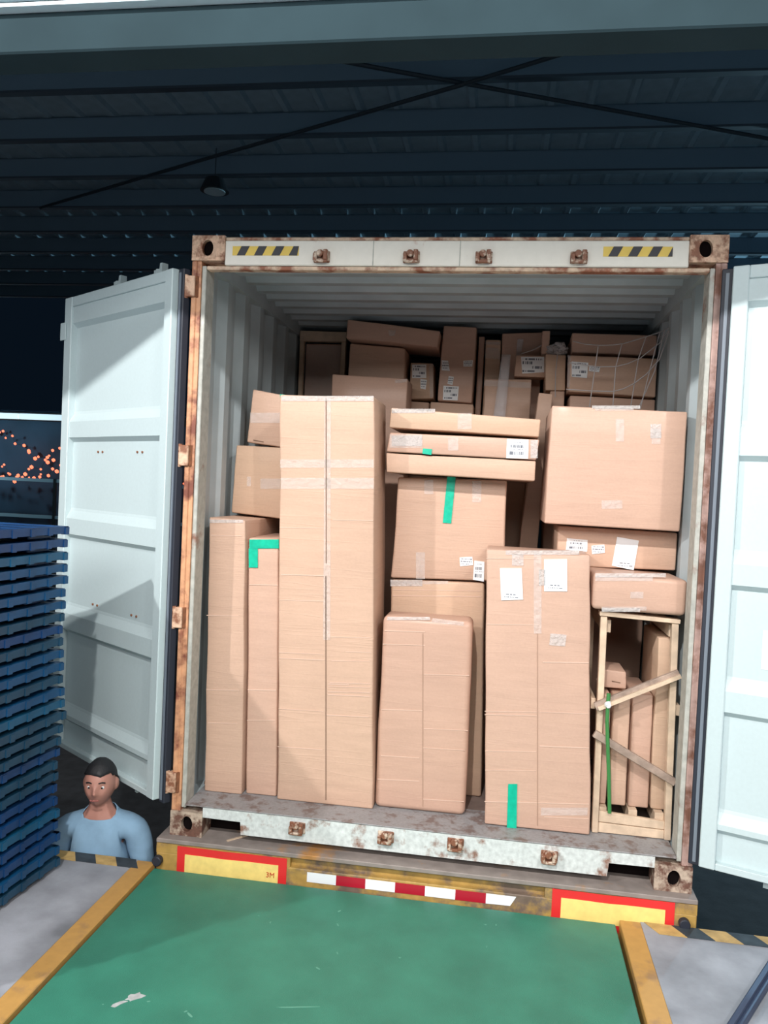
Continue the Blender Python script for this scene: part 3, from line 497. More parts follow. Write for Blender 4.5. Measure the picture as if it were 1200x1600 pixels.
 ('left_upper', 'small tilted carton on top of the left wall stack', 0.5, [(0.143, 1.948), (0.34, 1.928), (0.36, 2.203), (0.16, 2.235)], 0.45, 0.008, [('clear', [(0.154, 2.107), (0.332, 2.113), (0.335, 2.058), (0.157, 2.052)]), ('green', [(0.317, 2.212), (0.36, 2.206), (0.358, 2.186), (0.318, 2.191)]), ('seam', [(0.178, 1.963), (0.236, 1.955), (0.236, 1.95), (0.179, 1.958)])]),
 ('deep_tilt', 'long carton slanting down across the rear load, under the roof', 1.45, [(0.467, 2.693), (1.065, 2.647), (1.076, 2.752), (0.47, 2.817)], 0.4, 0.008, [('clear', [(0.742, 2.751), (0.788, 2.752), (0.785, 2.715), (0.748, 2.714)])]),
 ('deep_plain', 'plain rear carton under the long slanting carton', 1.53, [(0.474, 0.155), (0.845, 0.155), (0.845, 2.652), (0.474, 2.675)], 0.4, 0.008, []),
 ('deep_front', 'broad rear carton in front of the plain one, behind the tallest carton', 1.25, [(0.429, 0.155), (0.906, 0.155), (0.906, 2.415), (0.429, 2.431)], 0.25, 0.008, [('clear', [(0.827, 2.405), (0.902, 2.415), (0.903, 2.395), (0.832, 2.385)])]),
 ('deep_lab_small', 'small rear carton with a white label and taped right edge', 1.6, [(0.881, 2.329), (1.038, 2.337), (1.027, 2.568), (0.874, 2.569)], 0.3, 0.008, [('label2', [(0.887, 2.556), (0.981, 2.559), (0.985, 2.47), (0.892, 2.468)]), ('label', [(0.947, 2.465), (0.99, 2.458), (0.984, 2.395), (0.95, 2.402)]), ('clear', [(0.998, 2.559), (1.027, 2.568), (1.037, 2.35), (1.016, 2.341)])]),
 ('deep_lab_base', 'rear carton beneath the small labelled carton', 1.6, [(0.886, 0.155), (1.014, 0.155), (1.014, 2.311), (0.886, 2.316)], 0.3, 0.008, []),
 ('deep_upright', 'upright rear carton with stickers near the container middle', 1.55, [(1.068, 2.32), (1.297, 2.31), (1.302, 2.797), (1.086, 2.806)], 0.35, 0.008, [('label2', [(1.105, 2.417), (1.205, 2.415), (1.201, 2.324), (1.105, 2.325)]), ('label', [(1.085, 2.582), (1.127, 2.579), (1.142, 2.513), (1.088, 2.516)]), ('label', [(1.226, 2.581), (1.288, 2.586), (1.286, 2.545), (1.228, 2.544)]), ('label', [(1.136, 2.48), (1.169, 2.476), (1.163, 2.422), (1.13, 2.43)])]),
 ('deep_upright_base', 'rear carton under the upright stickered one', 1.55, [(1.023, 0.155), (1.306, 0.155), (1.306, 2.302), (1.023, 2.31)], 0.35, 0.008, []),
 ('deep_slim', 'slim dark rear carton standing right of the stickered upright carton', 1.66, [(1.313, 0.155), (1.35, 0.155), (1.35, 2.761), (1.313, 2.761)], 0.3, 0.005, []),
 ('deep_tape_top', 'rear carton with glossy tape near its top', 1.62, [(1.361, 0.155), (1.461, 0.155), (1.461, 2.735), (1.361, 2.737)], 0.3, 0.008, [('clear', [(1.364, 2.683), (1.455, 2.676), (1.459, 2.606), (1.363, 2.612)]), ('clear', [(1.353, 2.72), (1.453, 2.718), (1.454, 2.697), (1.354, 2.704)])]),
 ('deep_cross_tape', 'rear carton with a strip of film tape across its top', 1.42, [(1.372, 0.155), (1.661, 0.155), (1.661, 2.454), (1.372, 2.451)], 0.18, 0.008, [('clear', [(1.372, 2.443), (1.662, 2.434), (1.66, 2.398), (1.37, 2.406)])]),
 ('deep_high', 'rear carton high under the roof with hanging film over it', 1.63, [(1.467, 0.155), (1.729, 0.155), (1.729, 2.791), (1.467, 2.778)], 0.25, 0.008, []),
 ('deep_label_wide', 'rear carton with a wide two-column label', 1.42, [(1.554, 2.471), (1.743, 2.468), (1.74, 2.603), (1.559, 2.603)], 0.12, 0.006, [('label2', [(1.591, 2.592), (1.733, 2.595), (1.738, 2.5), (1.604, 2.488)])]),
 ('deep_beam', 'short narrow carton wedged upright under the roof', 1.38, [(1.718, 2.607), (1.761, 2.608), (1.762, 2.75), (1.715, 2.749)], 0.2, 0.004, []),
 ('deep_dark', 'dark rear carton left of the square-labelled carton', 1.3, [(1.75, 2.373), (1.864, 2.376), (1.857, 2.589), (1.738, 2.594)], 0.35, 0.006, []),
 ('deep_dark_base', 'rear carton under the dark one, half hidden by the thin carton', 1.32, [(1.778, 0.155), (1.865, 0.155), (1.865, 2.375), (1.778, 2.373)], 0.3, 0.006, []),
 ('deep_right_top', 'long rear carton uppermost at the right wall behind the net', 1.3, [(1.894, 2.605), (2.382, 2.596), (2.382, 2.717), (1.888, 2.724)], 0.4, 0.008, []),
 ('deep_right_mid', 'rear carton with square label behind the net', 1.22, [(1.874, 2.359), (2.382, 2.339), (2.377, 2.567), (1.874, 2.575)], 0.45, 0.008, [('label2', [(1.887, 2.538), (1.984, 2.532), (1.981, 2.441), (1.892, 2.447)]), ('label', [(1.992, 2.514), (2.055, 2.511), (2.05, 2.477), (1.99, 2.483)]), ('clear', [(1.863, 2.575), (1.881, 2.572), (1.884, 2.382), (1.869, 2.382)])]),
 ('deep_right_low', 'rear carton lowest behind the net at the right wall', 1.24, [(1.888, 0.158), (2.382, 0.158), (2.382, 2.327), (1.888, 2.339)], 0.45, 0.008, []),
]

STN = dict(green=('green_tape', 'green adhesive tape'), clear=('packing_tape', 'clear packing tape'), label=('small_label', None), label2=('shipping_label', None), barcode=('barcode_label', None), paper=('paper_sheet', None), seam=('seam', None), crease=('crease', None), faint=('seam', None), edge=('edge_tape', 'crinkled clear tape'))
def carton(i, key, label, y, q, dep, r, stk):
    x0 = sum(p[0] for p in q)/4; zb = min(q[0][1], q[1][1])
    bm = bmesh.new(); loc = Vector((x0, y, zb))
    nz = max(2, int((q[3][1]-q[0][1])/0.12)); nx = max(2, int(abs(q[1][0]-q[0][0])/0.12)); ny = max(1, int(dep/0.3))
    # rounded hexahedron: corner box, bevelled, then cut into a loose grid so that the board bulges a little
    vs = [bm.verts.new((a[0]-x0, yy, a[1]-zb)) for yy in (0, dep) for a in q]
    for f in ((0, 1, 2, 3), (7, 6, 5, 4), (0, 4, 5, 1), (1, 5, 6, 2), (2, 6, 7, 3), (3, 7, 4, 0)): bm.faces.new([vs[k] for k in f])
    for axis, n in ((0, nx), (2, nz)):
        for k in range(1, min(n, 14)):
            lo, hi = (min(v.co[axis] for v in vs if v.is_valid), max(v.co[axis] for v in vs if v.is_valid)); co = Vector((0, 0, 0)); co[axis] = lo + (hi-lo)*k/min(n, 14); no = Vector((0, 0, 0)); no[axis] = 1
            bmesh.ops.bisect_plane(bm, geom=bm.verts[:]+bm.edges[:]+bm.faces[:], plane_co=co, plane_no=no)
    bmesh.ops.recalc_face_normals(bm, faces=bm.faces)
    sharp = [e for e in bm.edges if len(e.link_faces) == 2 and e.calc_face_angle(0) > 0.8]
    bmesh.ops.bevel(bm, geom=sharp, offset=r, segments=3 if r > 0.012 else 2, affect='EDGES', profile=0.5, clamp_overlap=True)
    for v in bm.verts:
        p = v.co + loc + Vector((i*3.3, 0, 0)); n = noise.noise_vector(p*3.6)
        v.co.x += n.x*0.0065; v.co.z += n.z*0.003 if v.co.z > 0.02 else 0; v.co.y += n.y*0.0012
    o = obj('carton', bm, CARDS[i % len(CARDS)], smooth=False, loc=loc)
    for p in o.data.polygons: p.use_smooth = True
    o.data.set_sharp_from_angle(angle=math.radians(50))
    tag(o, label, 'carton', 'cartons packed in the container')
    for kind, pts in stk:
        nm, lb = STN[kind]; bm = bmesh.new()
        off = 0.0014 if kind == 'crease' else 0.0024 if kind in ('clear', 'seam', 'faint') else 0.0042 if kind == 'green' else 0.0034
        prism(bm, [(a-x0, b-zb) for a, b in pts], -off-0.0008, -0.0006)
        obj(nm, bm, M['edgetape' if kind == 'edge' else kind], o)
    return o
for i, (key, label, y, q, dep, r, stk) in enumerate(CARTONS): carton(i, key, label, y, q, dep, r, stk)
# ------------------------------------------------------------------ slatted wooden crate with four tall cartons, front right
cr = empty('wooden_crate', (2.19, 0.17, 0.155)); tag(cr, 'pale wooden frame crate with two diagonal battens, standing at the right wall', 'crate')
def slat(nm, pts, y0, y1, m, par=cr, bw=0.002, o=(2.19, 0.17, 0.155)):
    bm = bmesh.new(); prism(bm, [(a-o[0], b-o[2]) for a, b in pts], y0-o[1], y1-o[1]); bev(bm, bw, 1); return obj(nm, bm, m, par)
for dy in (0.0, 0.52):
    slat('post', [(2.018, 0.156), (2.046, 0.156), (2.036, 1.18), (2.006, 1.18)], 0.172+dy, 0.21+dy, M['wood']); slat('post', [(2.347, 0.156), (2.376, 0.156), (2.358, 1.17), (2.328, 1.17)], 0.172+dy, 0.21+dy, M['wood'])
    slat('top_rail', [(2.0, 1.184), (2.362, 1.170), (2.364, 1.19), (2.0, 1.206)], 0.165+dy, 0.225+dy, M['wood'])
for x in (2.03, 2.33): slat('side_rail', [(x-0.006, 1.10), (x+0.03, 1.10), (x+0.03, 1.16), (x-0.006, 1.16)], 0.215, 0.685, M['wood'])
for x in (1.985, 2.368): slat('side_rail', [(x, 0.735), (x+0.022, 0.735), (x+0.022, 0.785), (x, 0.785)], 0.20, 0.72, M['wood'])
slat('bottom_board', [(2.047, 0.158), (2.346, 0.158), (2.346, 0.198), (2.047, 0.204)], 0.176, 0.196, M['wood']); slat('bottom_board', [(2.047, 0.207), (2.346, 0.201), (2.346, 0.238), (2.047, 0.258)], 0.18, 0.20, M['wood'])
slat('bottom_board', [(2.02, 0.158), (2.37, 0.158), (2.37, 0.198), (2.02, 0.198)], 0.66, 0.68, M['wood'])
for x0, x1 in ((2.05, 2.085), (2.185, 2.225), (2.305, 2.345)): slat('deck_block', [(x0, 0.20), (x1, 0.20), (x1, 0.268), (x0, 0.268)], 0.205, 0.68, M['wood'])
def batten(p0, p1, wd, m, m2, lip):
    d = Vector((p1[0]-p0[0], 0, p1[1]-p0[1])); L = d.length; ang = math.atan2(d.z, d.x)
    bm = bmesh.new(); bx(bm, 0, L, -0.022, 0, -wd/2, wd/2); bev(bm, 0.002, 1)
    bmesh.ops.rotate(bm, matrix=Matrix.Rotation(-ang, 3, 'Y'), verts=bm.verts); b = obj('diagonal_batten', bm, m, cr, loc=(p0[0]-2.19, -0.002, p0[1]-0.155))
    if lip:
        bm = bmesh.new(); bx(bm, 0.01, L, -0.034, -0.0225, -wd/2, -wd/2+0.018); bmesh.ops.rotate(bm, matrix=Matrix.Rotation(-ang, 3, 'Y'), verts=bm.verts); obj('batten_lip', bm, m2, b)
batten((2.000, 0.757), (2.368, 0.944), 0.038, M['wooddark'], M['wood'], True); batten((2.002, 0.632), (2.378, 0.436), 0.034, M['wooddark'], M['wood'], False)
bm = bmesh.new(); tube(bm, [Vector(p)-Vector((2.19, .17, .155)) for p in ((2.055, 0.135, 0.83), (2.055, 0.135, 0.70), (2.066, 0.14, 0.57), (2.078, 0.15, 0.45), (2.093, 0.165, 0.26))], 0.009, 8); obj('green_strap', bm, M['strap'], cr)
bm = bmesh.new(); bmesh.ops.create_icosphere(bm, subdivisions=2, radius=0.016)
for v in bm.verts: v.co *= 1 + 0.5*noise.noise(v.co*90)
obj('strap_knot', bm, M['twhite'], cr, loc=(2.055-2.19, -0.045, 0.625))
def tallbox(x0, x1, z1, y0, dep, lab, i, z0=0.270):
    carton(20+i, 'x', lab, y0, [(x0, z0), (x1, z0), (x1-0.008, z1), (x0-0.006, z1)], dep, 0.008, [])
tallbox(2.052, 2.089, 0.80, 0.24, 0.34, 'narrow carton standing leftmost inside the wooden crate', 1)
tallbox(2.098, 2.178, 0.80, 0.24, 0.36, 'carton standing second from the left inside the wooden crate', 2)
tallbox(2.187, 2.280, 0.815, 0.24, 0.36, 'carton standing third from the left inside the wooden crate', 3)
tallbox(2.290, 2.318+0.055, 1.09, 0.24, 0.40, 'tallest carton inside the wooden crate, at its right side', 4)
carton(26, 'x', 'flat carton lying on top of the cartons inside the wooden crate', 0.30, [(2.05, 0.818), (2.16, 0.818), (2.155, 0.90), (2.05, 0.905)], 0.22, 0.006, [('seam', [(2.09, 0.85), (2.13, 0.845), (2.13, 0.849), (2.09, 0.854)])])
# ------------------------------------------------------------------ framed crate deep at the left wall
fc = empty('framed_crate', (0.23, 1.8, 0.155)); tag(fc, 'tall wood-framed carton wrapped in film, deep at the left wall', 'crate')
o3 = (0.23, 1.8, 0.155)
slat('post', [(0.066, 0.158), (0.095, 0.158), (0.095, 2.735), (0.066, 2.735)], 1.80, 1.84, M['wood'], fc, o=o3); slat('post', [(0.362, 0.158), (0.393, 0.158), (0.393, 2.735), (0.362, 2.735)], 1.80, 1.84, M['wood'], fc, o=o3)
slat('top_rail', [(0.064, 2.735), (0.396, 2.735), (0.396, 2.802), (0.064, 2.806)], 1.795, 1.845, M['wood'], fc, o=o3)
bm = bmesh.new(); bx(bm, -0.13, 0.125, 0.045, 0.35, 0.004, 2.57); bev(bm, 0.006, 2); obj('wrapped_carton', bm, CARDS[3], fc)
bm = bmesh.new(); bx(bm, -0.125, 0.12, 0.041, 0.043, 1.6, 2.56); obj('stretch_film', bm, M['clear'], fc)
# ------------------------------------------------------------------ net, film
net = empty('cargo_net', (2.1, 1.0, 2.25)); tag(net, 'sagging cargo net of thin pale cords in front of the rear cartons at right', 'net')
NET = [[(1.872, 2.618), (1.94, 2.602), (2.015, 2.595), (2.085, 2.597), (2.154, 2.608), (2.25, 2.64), (2.358, 2.68), (2.392, 2.70)],
 [(1.861, 2.494), (1.94, 2.482), (2.021, 2.476), (2.116, 2.478), (2.18, 2.496), (2.246, 2.528), (2.351, 2.619), (2.392, 2.69)],
 [(1.85, 2.345), (1.975, 2.338), (2.109, 2.338), (2.165, 2.355), (2.218, 2.384), (2.285, 2.44), (2.35, 2.523), (2.392, 2.68)],
 [(2.015, 2.595), (2.003, 2.476), (1.983, 2.247)], [(2.144, 2.608), (2.116, 2.478), (2.111, 2.237)], [(2.273, 2.653), (2.236, 2.52), (2.209, 2.24)], [(2.344, 2.675), (2.30, 2.45), (2.261, 2.242)], [(2.37, 2.69), (2.33, 2.46), (2.25, 2.242)]]
for l in NET:
    bm = bmesh.new(); tube(bm, [(a-2.1, random.uniform(-.01, .01), b-2.25) for a, b in l], 0.0028, 6); obj('cord', bm, M['cord'], net)
for nm, lab, pts in (('loose_cord', 'thin pale cord hanging straight down from the film bundle', [(1.806, 2.60), (1.80, 2.48), (1.805, 2.33)]), ('loose_cord', 'thin pale cord slanting up to the wedged narrow carton', [(1.594, 2.607), (1.66, 2.63), (1.726, 2.669)])):
    bm = bmesh.new(); tube(bm, [(a-pts[0][0], 0, b-pts[0][1]) for a, b in pts], 0.0028, 6); o = obj(nm, bm, M['cord'], loc=(pts[0][0], 1.27 if pts[0][0] > 1.7 else 1.39, pts[0][1])); tag(o, lab, 'cord')
def ribbon(name, p0, p1, w0, w1, y, m, lab, cat):
    bm = bmesh.new(); n = 16; rows = []
    for k in range(n+1):
        t = k/n; x = p0[0]+(p1[0]-p0[0])*t; z = p0[1]+(p1[1]-p0[1])*t; w = w0+(w1-w0)*t
        rows.append([bm.verts.new((x+s*w/2-p0[0], random.uniform(-.008, .008), z-p1[1])) for s in (-1, -.3, .35, 1)])
    for k in range(n):
        for i in range(3): bm.faces.new((rows[k][i], rows[k][i+1], rows[k+1][i+1], rows[k+1][i]))
    bm.normal_update(); bmesh.ops.solidify(bm, geom=list(bm.faces), thickness=0.0008)
    o = obj(name, bm, m, smooth=True, loc=(p0[0], y, p1[1])); tag(o, lab, cat)
ribbon('film_strip', (1.50, 2.60), (1.475, 2.19), 0.055, 0.075, 1.385, M['film'], 'hanging strip of crinkled clear film in front of the rear cartons', 'film')
ribbon('film_strip', (1.585, 2.74), (1.575, 2.62), 0.04, 0.03, 1.61, M['film'], 'short film strip high on the rear carton under the roof', 'film')
bm = bmesh.new(); bmesh.ops.create_icosphere(bm, subdivisions=4, radius=0.05)
for v in bm.verts:
    n = noise.noise(v.co*38)*0.34 + noise.noise(v.co*90)*0.22
    v.co *= 1+n; v.co.x *= 1.2; v.co.z = max(v.co.z*0.95, -0.035)
o = obj('film_bundle', bm, M['crumple'], loc=(1.81, 1.36, 2.627)); tag(o, 'crumpled bundle of shiny film on the dark rear carton', 'film')
# ------------------------------------------------------------------ blue pallets stacked left of the door
ORD = ['topmost', 'second', 'third', 'fourth', 'fifth', 'sixth', 'seventh', 'eighth', 'ninth', 'tenth', 'eleventh', 'twelfth', 'thirteenth', 'fourteenth', 'fifteenth', 'sixteenth', 'seventeenth', 'eighteenth', 'nineteenth', 'twentieth', 'twenty-first', 'twenty-second', 'twenty-third', 'twenty-fourth', 'twenty-fifth', 'twenty-sixth', 'twenty-seventh', 'twenty-eighth', 'twenty-ninth', 'thirtieth']
NP = 28; STEP = 0.0575; PW, PD = 1.1, 1.2
bm = bmesh.new()
bx(bm, -PW/2, PW/2, -PD/2, PD/2, 0.016, 0.026)
for k in range(9): bx(bm, -PW/2+0.02, PW/2-0.02, -PD/2+0.03+k*0.129, -PD/2+0.115+k*0.129, 0.026, 0.036)
deck_me = bm
rim = bmesh.new()
for s in (-1, 1):
    bx(rim, s*PW/2-0.012, s*PW/2+0.012, -PD/2-0.012, PD/2+0.012, 0.004, 0.038); bx(rim, -PW/2-0.012, PW/2+0.012, s*PD/2-0.012, s*PD/2+0.012, 0.004, 0.038)
    for k in range(11): bx(rim, s*PW/2+s*0.004-0.012, s*PW/2+s*0.004+0.012, -PD/2+k*0.12-0.014, -PD/2+k*0.12+0.014, 0.0, 0.034)
foot = bmesh.new(); bx(foot, -0.07, 0.07, -0.08, 0.08, -0.019, 0.016); bev(foot, 0.004, 1)
p0 = empty('plastic_pallet'); dk = obj('deck', deck_me, BLUES[0], p0); rm = obj('rim', rim, BLUES[0], p0)
ft = obj('foot', foot, BLUES[1], p0); feet = [ft] + [copy(ft, p0) for _ in range(8)]
for k, f in enumerate(feet): f.location = (-0.44 + 0.44*(k % 3), -0.48 + 0.48*(k//3), 0)
variants = []
for b in BLUES:
    a, c = dk.data.copy(), rm.data.copy()
    for me in (a, c): me.materials.clear(); me.materials.append(b)
    variants.append((a, c))
ROT = math.radians(-4)
for i in range(NP):
    root = p0 if i == 0 else copy(p0)
    if i == 0: kids = [dk, rm]
    else:
        kids = [copy(dk, root), copy(rm, root)]
        for f in feet: copy(f, root)
    v = variants[random.choice([0, 0, 1, 1, 2, 3])]
    kids[0].data, kids[1].data = v
    z = FZ + 0.0195 + (NP-1-i)*STEP
    wob = 0.012*math.sin(i*0.55) + random.uniform(-.007, .007)
    root.location = (-0.515 - PW/2 + wob, -0.20 - PD/2 + random.uniform(-.012, .012), z); root.rotation_euler = (0, random.uniform(-.002, .002), ROT + random.uniform(-.012, .012))
    nm = 'lowest' if i == NP-1 else ORD[i]
    tag(root, 'blue plastic pallet, %s from the top of the stack left of the door' % nm if 0 < i < NP-1 else 'blue plastic pallet, %s of the stack left of the door' % nm, 'pallet', 'blue plastic pallets stacked at the dock edge')
# dark blue steel bar at the lower right corner
bm = bmesh.new(); bx(bm, -0.45, 0.45, -0.022, 0.022, 0.001, 0.04); bev(bm, 0.008, 2); bx(bm, -0.45, 0.45, -0.008, 0.008, 0.0405, 0.06)
o = obj('steel_bar', bm, M['steelbar'], loc=(2.47, -0.68, FZ)); o.rotation_euler = (0, 0, 1.02); tag(o, 'dark blue steel bar lying on the concrete at the lower right', 'bar')
# ------------------------------------------------------------------ far yard at the left: lit wall, tubes, rail, strings of orange lights
tag(box('far_building', (-44, -9.2, 27, 28, GZ, 4.25), M['far']), 'dark blue far building across the yard, left of the container', 'building')
lt = empty('tube_light_row', (-20, 26.6, 4.0)); tag(lt, 'row of pale fluorescent tubes along the far building roof edge', 'light')
for k in range(9): box('tube', (-12+k*2.3, -12+k*2.3+2.22, -0.06, 0.06, -0.13, 0.10), M['tube'], lt)
box('tube_mount', (-14, 9.5, 0.07, 0.39, -0.16, 0.16), M['frame'], lt)
rl = empty('yard_rail', (-20, 25.4, GZ)); tag(rl, 'pale metal rail in front of the far building, under the orange lights', 'railing')
for z in (1.33, 2.76): box('rail_bar', (-14, 10.4, -0.03, 0.03, z, z+0.13), M['rail'], rl)
for k in range(9): box('rail_post', (-13.9+k*3, -13.8+k*3, -0.05, 0.05, 0, 2.9), M['frame'], rl)
bm = bmesh.new(); bmesh.ops.create_icosphere(bm, subdivisions=1, radius=0.07); bulb0 = obj('bulb', bm, M['bulb'])
first = True
for SY, lab, fn in ((26.5, 'upper string of small orange lights across the far building', lambda t: 3.25 - 1.0*t + 0.3*math.sin(t*9)), (26.1, 'lower string of small orange lights across the far building', lambda t: 1.85 + 0.25*math.sin(t*11) + 0.1*t), (25.75, 'third string of small orange lights just above the pale rail', lambda t: 1.66 + 0.2*math.sin(t*8+1))):
    st = empty('string_lights', (-19, SY, 2.0)); tag(st, lab, 'string lights', 'orange string lights')
    pts = []
    for k in range(48):
        x = -20 + k*0.215 + random.uniform(-.1, .1); t = (x+20)/5.0
        pts.append((x+19, random.uniform(-.1, .1), fn(t) + random.uniform(-.16, .16) - 2.0))
        b = bulb0 if first else copy(bulb0); first = False
        b.parent = st; b.location = pts[-1]; b.scale = [random.uniform(0.6, 1.25)]*3
    bm = bmesh.new(); tube(bm, pts, 0.006, 4); obj('cable', bm, M['frame'], st)
# ------------------------------------------------------------------ the person below the dock edge
def skinned(name, segs, extra=None, m=None, parent=None, sub=1):
    """segs: list of chains [(point, radius), ...]; chains that share a point join there"""
    idx = {}; vs = []; rs = []; es = []
    def vid(p, r):
        k = tuple(round(c, 4) for c in p)
        if k not in idx: idx[k] = len(vs); vs.append(k); rs.append(r)
        return idx[k]
    for ch in segs:
        ids = [vid(p, r) for p, r in ch]
        for a, b in zip(ids[:-1], ids[1:]): es.append((a, b))
    me = bpy.data.meshes.new('t'); me.from_pydata(vs, es, []); o = bpy.data.objects.new('t', me); COL.objects.link(o)
    md = o.modifiers.new('s', 'SKIN'); md.use_smooth_shade = True
    for i, sv in enumerate(me.skin_vertices[0].data):
        r = rs[i]; sv.radius = r if isinstance(r, tuple) else (r, r); sv.use_root = (i == 0)
    s2 = o.modifiers.new('u', 'SUBSURF'); s2.levels = sub
    bpy.context.view_layer.update()
    out = bpy.data.meshes.new_from_object(o.evaluated_get(bpy.context.evaluated_depsgraph_get())); bpy.data.objects.remove(o)
    return out
per = empty('person', (-0.40, 0.07, GZ)); per.rotation_euler = (0, 0, math.radians(12))
tag(per, 'person in light blue shirt standing below the dock edge under the left door', 'person')
HT = 1.70; pel = (0, 0, 0.90)
def arm(s, k=1.0, cut=False):
    c = [((0, 0.01, 1.36), 0.085), ((s*0.10, 0.01, 1.385), 0.07*k), ((s*0.175, 0.01, 1.36), 0.058*k), ((s*0.215, 0.0, 1.22), 0.050*k), ((s*0.235, -0.005, 1.08), 0.042*k)]
    if not cut: c += [((s*0.245, -0.035, 0.97), 0.038), ((s*0.25, -0.07, 0.85), 0.027), ((s*0.25, -0.08, 0.81), 0.033), ((s*0.248, -0.088, 0.765), 0.034)]
    return c
def leg(s, k=1.0, cut=False):
    c = [(pel, (0.15, 0.10)), ((s*0.09, 0, 0.84), 0.088*k), ((s*0.10, -0.01, 0.66), 0.075*k), ((s*0.10, -0.005, 0.48), 0.056*k), ((s*0.10, 0.015, 0.32), 0.054*k), ((s*0.10, 0.02, 0.10), 0.04*k if not cut else 0.052)]
    if not cut: c += [((s*0.105, -0.03, 0.035), 0.034), ((s*0.11, -0.13, 0.025), 0.028)]
    return c
torso = [(pel, (0.15, 0.10)), ((0, 0, 1.05), (0.135, 0.095)), ((0, 0.005, 1.22), (0.15, 0.105)), ((0, 0.01, 1.36), (0.12, 0.085)), ((0, 0.0, 1.44), 0.055), ((0, -0.012, 1.50), 0.052), ((0, -0.02, 1.56), 0.055)]
chains = [torso] + [arm(s) for s in (-1, 1)] + [leg(s) for s in (-1, 1)]
for s in (-1, 1):
    for k, (dx, L) in enumerate(((-0.024, 0.062), (-0.008, 0.074), (0.008, 0.070), (0.023, 0.054))):
        b = Vector((s*0.248, -0.088 + dx*1.0, 0.765))
        chains.append([((s*0.248, -0.088, 0.765), 0.034), (tuple(b + Vector((0, 0, -0.035))), 0.010), (tuple(b + Vector((-s*0.006, -0.004, -0.035-L*0.55))), 0.009), (tuple(b + Vector((-s*0.018, -0.006, -0.035-L))), 0.0075)])
    chains.append([((s*0.25, -0.08, 0.81), 0.033), ((s*0.236, -0.122, 0.775), 0.011), ((s*0.226, -0.132, 0.738), 0.009), ((s*0.222, -0.132, 0.712), 0.008)])
body_me = skinned('b', chains, sub=1)
# head: an ellipsoid worked into jaw, brow, sockets, nose, mouth, ears
bm = bmesh.new(); bm.from_mesh(body_me); hb = bmesh.new(); bmesh.ops.create_icosphere(hb, subdivisions=5, radius=1.0)
def G(v, c, s): return math.exp(-((v[0]-c[0])**2 + (v[2]-c[2])**2)/(s*s))
for v in hb.verts:
    x, y, z = v.co; q = Vector((x*0.076, y*0.096, z*0.115))
    if z < 0: q.x *= 1 + 0.30*z*abs(z); q.y = q.y*(1 + 0.12*z)
    if y < 0:
        f = (x, y, z)
        q.y -= 0.022*G(f, (0, 0, -0.22), 0.13) + 0.012*G(f, (0, 0, -0.02), 0.12)          # nose tip, bridge
        for s in (-1, 1): q.y += 0.010*G(f, (s*0.42, 0, 0.02), 0.20); q.y -= 0.004*G(f, (s*0.40, 0, 0.24), 0.22); q.y -= 0.004*G(f, (s*0.14, 0, -0.24), 0.09); q.y -= 0.005*G(f, (s*0.5, 0, -0.25), 0.2)
        q.y -= 0.007*G(f, (0, 0, -0.48), 0.14) + 0.008*G(f, (0, 0, -0.80), 0.2); q.y += 0.004*G(f, (0, 0, -0.50), 0.04)*1.0
    v.co = q
HC = Vector((0, -0.030, 1.60)); hv = hb.verts[:]
for s in (-1, 1):
    e = bmesh.ops.create_uvsphere(hb, u_segments=12, v_segments=8, radius=1.0)['verts']
    for v in e: v.co = Vector((s*0.077 + v.co.x*0.010 + s*0.006*max(0, v.co.y), 0.012 + v.co.y*0.018, -0.006 + v.co.z*0.031))
bmesh.ops.translate(hb, vec=HC, verts=hb.verts)
tmp = bpy.data.meshes.new('h'); hb.to_mesh(tmp); hb.free(); bm.from_mesh(tmp)
body = obj('body', bm, M['skin'], per, True)
rmsh = body.modifiers.new('r', 'REMESH'); rmsh.mode = 'VOXEL'; rmsh.voxel_size = 0.0065; rmsh.use_smooth_shade = True
bpy.context.view_layer.update(); me = bpy.data.meshes.new_from_object(body.evaluated_get(bpy.context.evaluated_depsgraph_get())); body.modifiers.clear(); body.data = me
me.materials.clear(); me.materials.append(M['skin'])
def wrap(name, chains, m, cut):
    me = skinned(name, chains, sub=2); bm = bmesh.new(); bm.from_mesh(me)
    for co, no in cut: bmesh.ops.bisect_plane(bm, geom=bm.verts[:]+bm.edges[:]+bm.faces[:], plane_co=co, plane_no=no, clear_outer=True)
    bm.normal_update(); bmesh.ops.solidify(bm, geom=list(bm.faces), thickness=0.004)
    for v in bm.verts: v.co += noise.noise_vector(v.co*14)*0.004
    return obj(name, bm, m, per, True)
tor2 = [((0, 0, 0.90), (0.168, 0.118)), ((0, 0, 1.05), (0.156, 0.115)), ((0, 0.005, 1.22), (0.17, 0.125)), ((0, 0.01, 1.36), (0.145, 0.105)), ((0, 0.0, 1.43), 0.075), ((0, -0.008, 1.48), 0.066)]
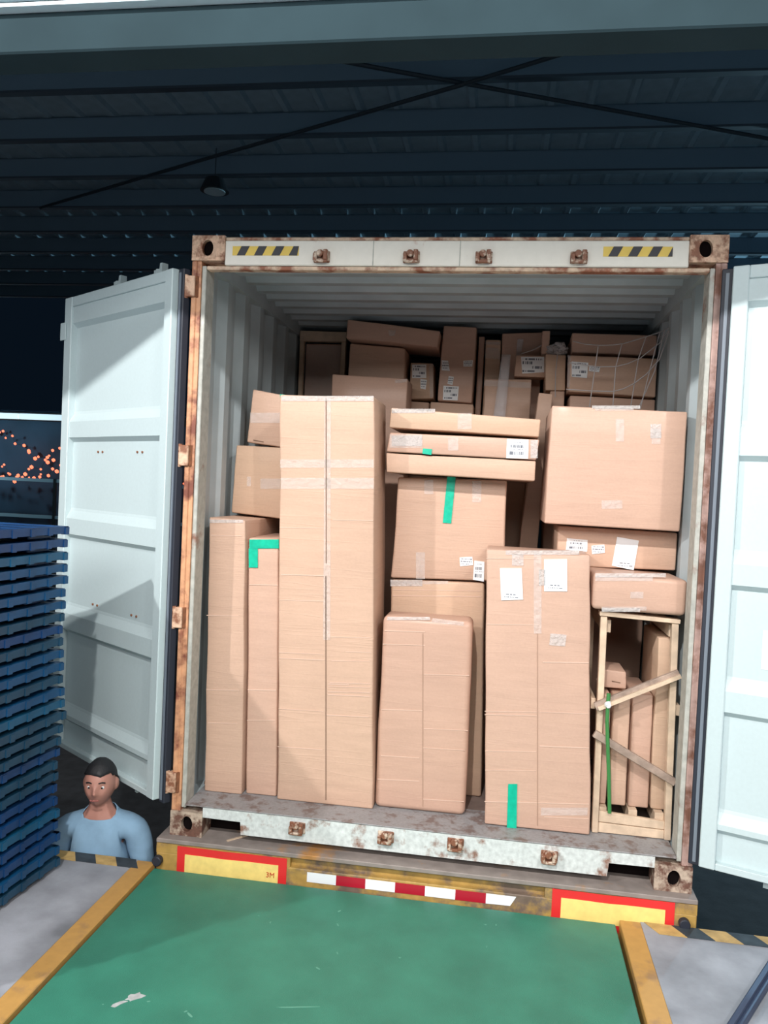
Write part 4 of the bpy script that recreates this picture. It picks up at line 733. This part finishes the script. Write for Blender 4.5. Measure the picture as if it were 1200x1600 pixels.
wrap('shirt', [tor2] + [[((0, 0.01, 1.36), (0.145, 0.105))] + [(p, r*1.18+0.006) for p, r in arm(s, 1, True)[1:]] for s in (-1, 1)], M['shirt'], [((0, 0, 1.452), (0, -0.35, 1)), ((0, 0, 0.84), (0, 0, -1))])
wrap('trousers', [[((0, 0, 0.98), (0.152, 0.108)), (pel, (0.162, 0.112))]] + [[(pel, (0.162, 0.112))] + [(p, r*1.15+0.008) for p, r in leg(s, 1, True)[1:]] for s in (-1, 1)], M['trousers'], [])
bm = bmesh.new(); bmesh.ops.create_icosphere(bm, subdivisions=4, radius=1.0)
for v in bm.verts:
    x, y, z = v.co; n = 1 + 0.03*noise.noise(v.co*9)
    v.co = Vector((x*0.083*n, y*0.104*n + 0.004, z*0.122*n))
kill = [v for v in bm.verts if (v.co.z < 0.052 - 0.05*max(0, (v.co.y+0.04)/0.1) and v.co.y < 0.03) or v.co.z < -0.045]
bmesh.ops.delete(bm, geom=kill, context='VERTS'); bmesh.ops.translate(bm, vec=HC, verts=bm.verts); bm.normal_update(); bmesh.ops.solidify(bm, geom=list(bm.faces), thickness=0.012)
obj('hair', bm, M['hair'], per, True)
for s in (-1, 1):
    bm = bmesh.new(); bmesh.ops.create_uvsphere(bm, u_segments=16, v_segments=10, radius=0.0105); e = obj('eye', bm, M['eye'], per, True, HC + Vector((s*0.031, -0.0735, 0.003)))
    bm = bmesh.new(); bmesh.ops.create_uvsphere(bm, u_segments=12, v_segments=8, radius=0.0060); obj('iris', bm, M['iris'], e, True, (0, -0.0064, -0.001))
    bm = bmesh.new(); tube(bm, [HC + Vector((s*(0.016+0.010*k), -0.091+0.004*k, 0.026 + (0.003 if k in (1, 2) else 0))) for k in range(4)], 0.0036, 6); obj('eyebrow', bm, M['hair'], per)
    bm = bmesh.new(); bx(bm, -0.047, 0.047, -0.155, 0.085, 0.002, 0.075); bev(bm, 0.025, 3); sh = obj('shoe', bm, M['shoe'], per, True, (s*0.105, 0, 0))
bm = bmesh.new(); tube(bm, [HC + Vector((x, -0.104+abs(x)*0.45, -0.056 + (0.002 if abs(x) < 0.01 else 0))) for x in (-0.022, -0.011, 0, 0.011, 0.022)], 0.0042, 8); obj('mouth', bm, M['lip'], per, True)
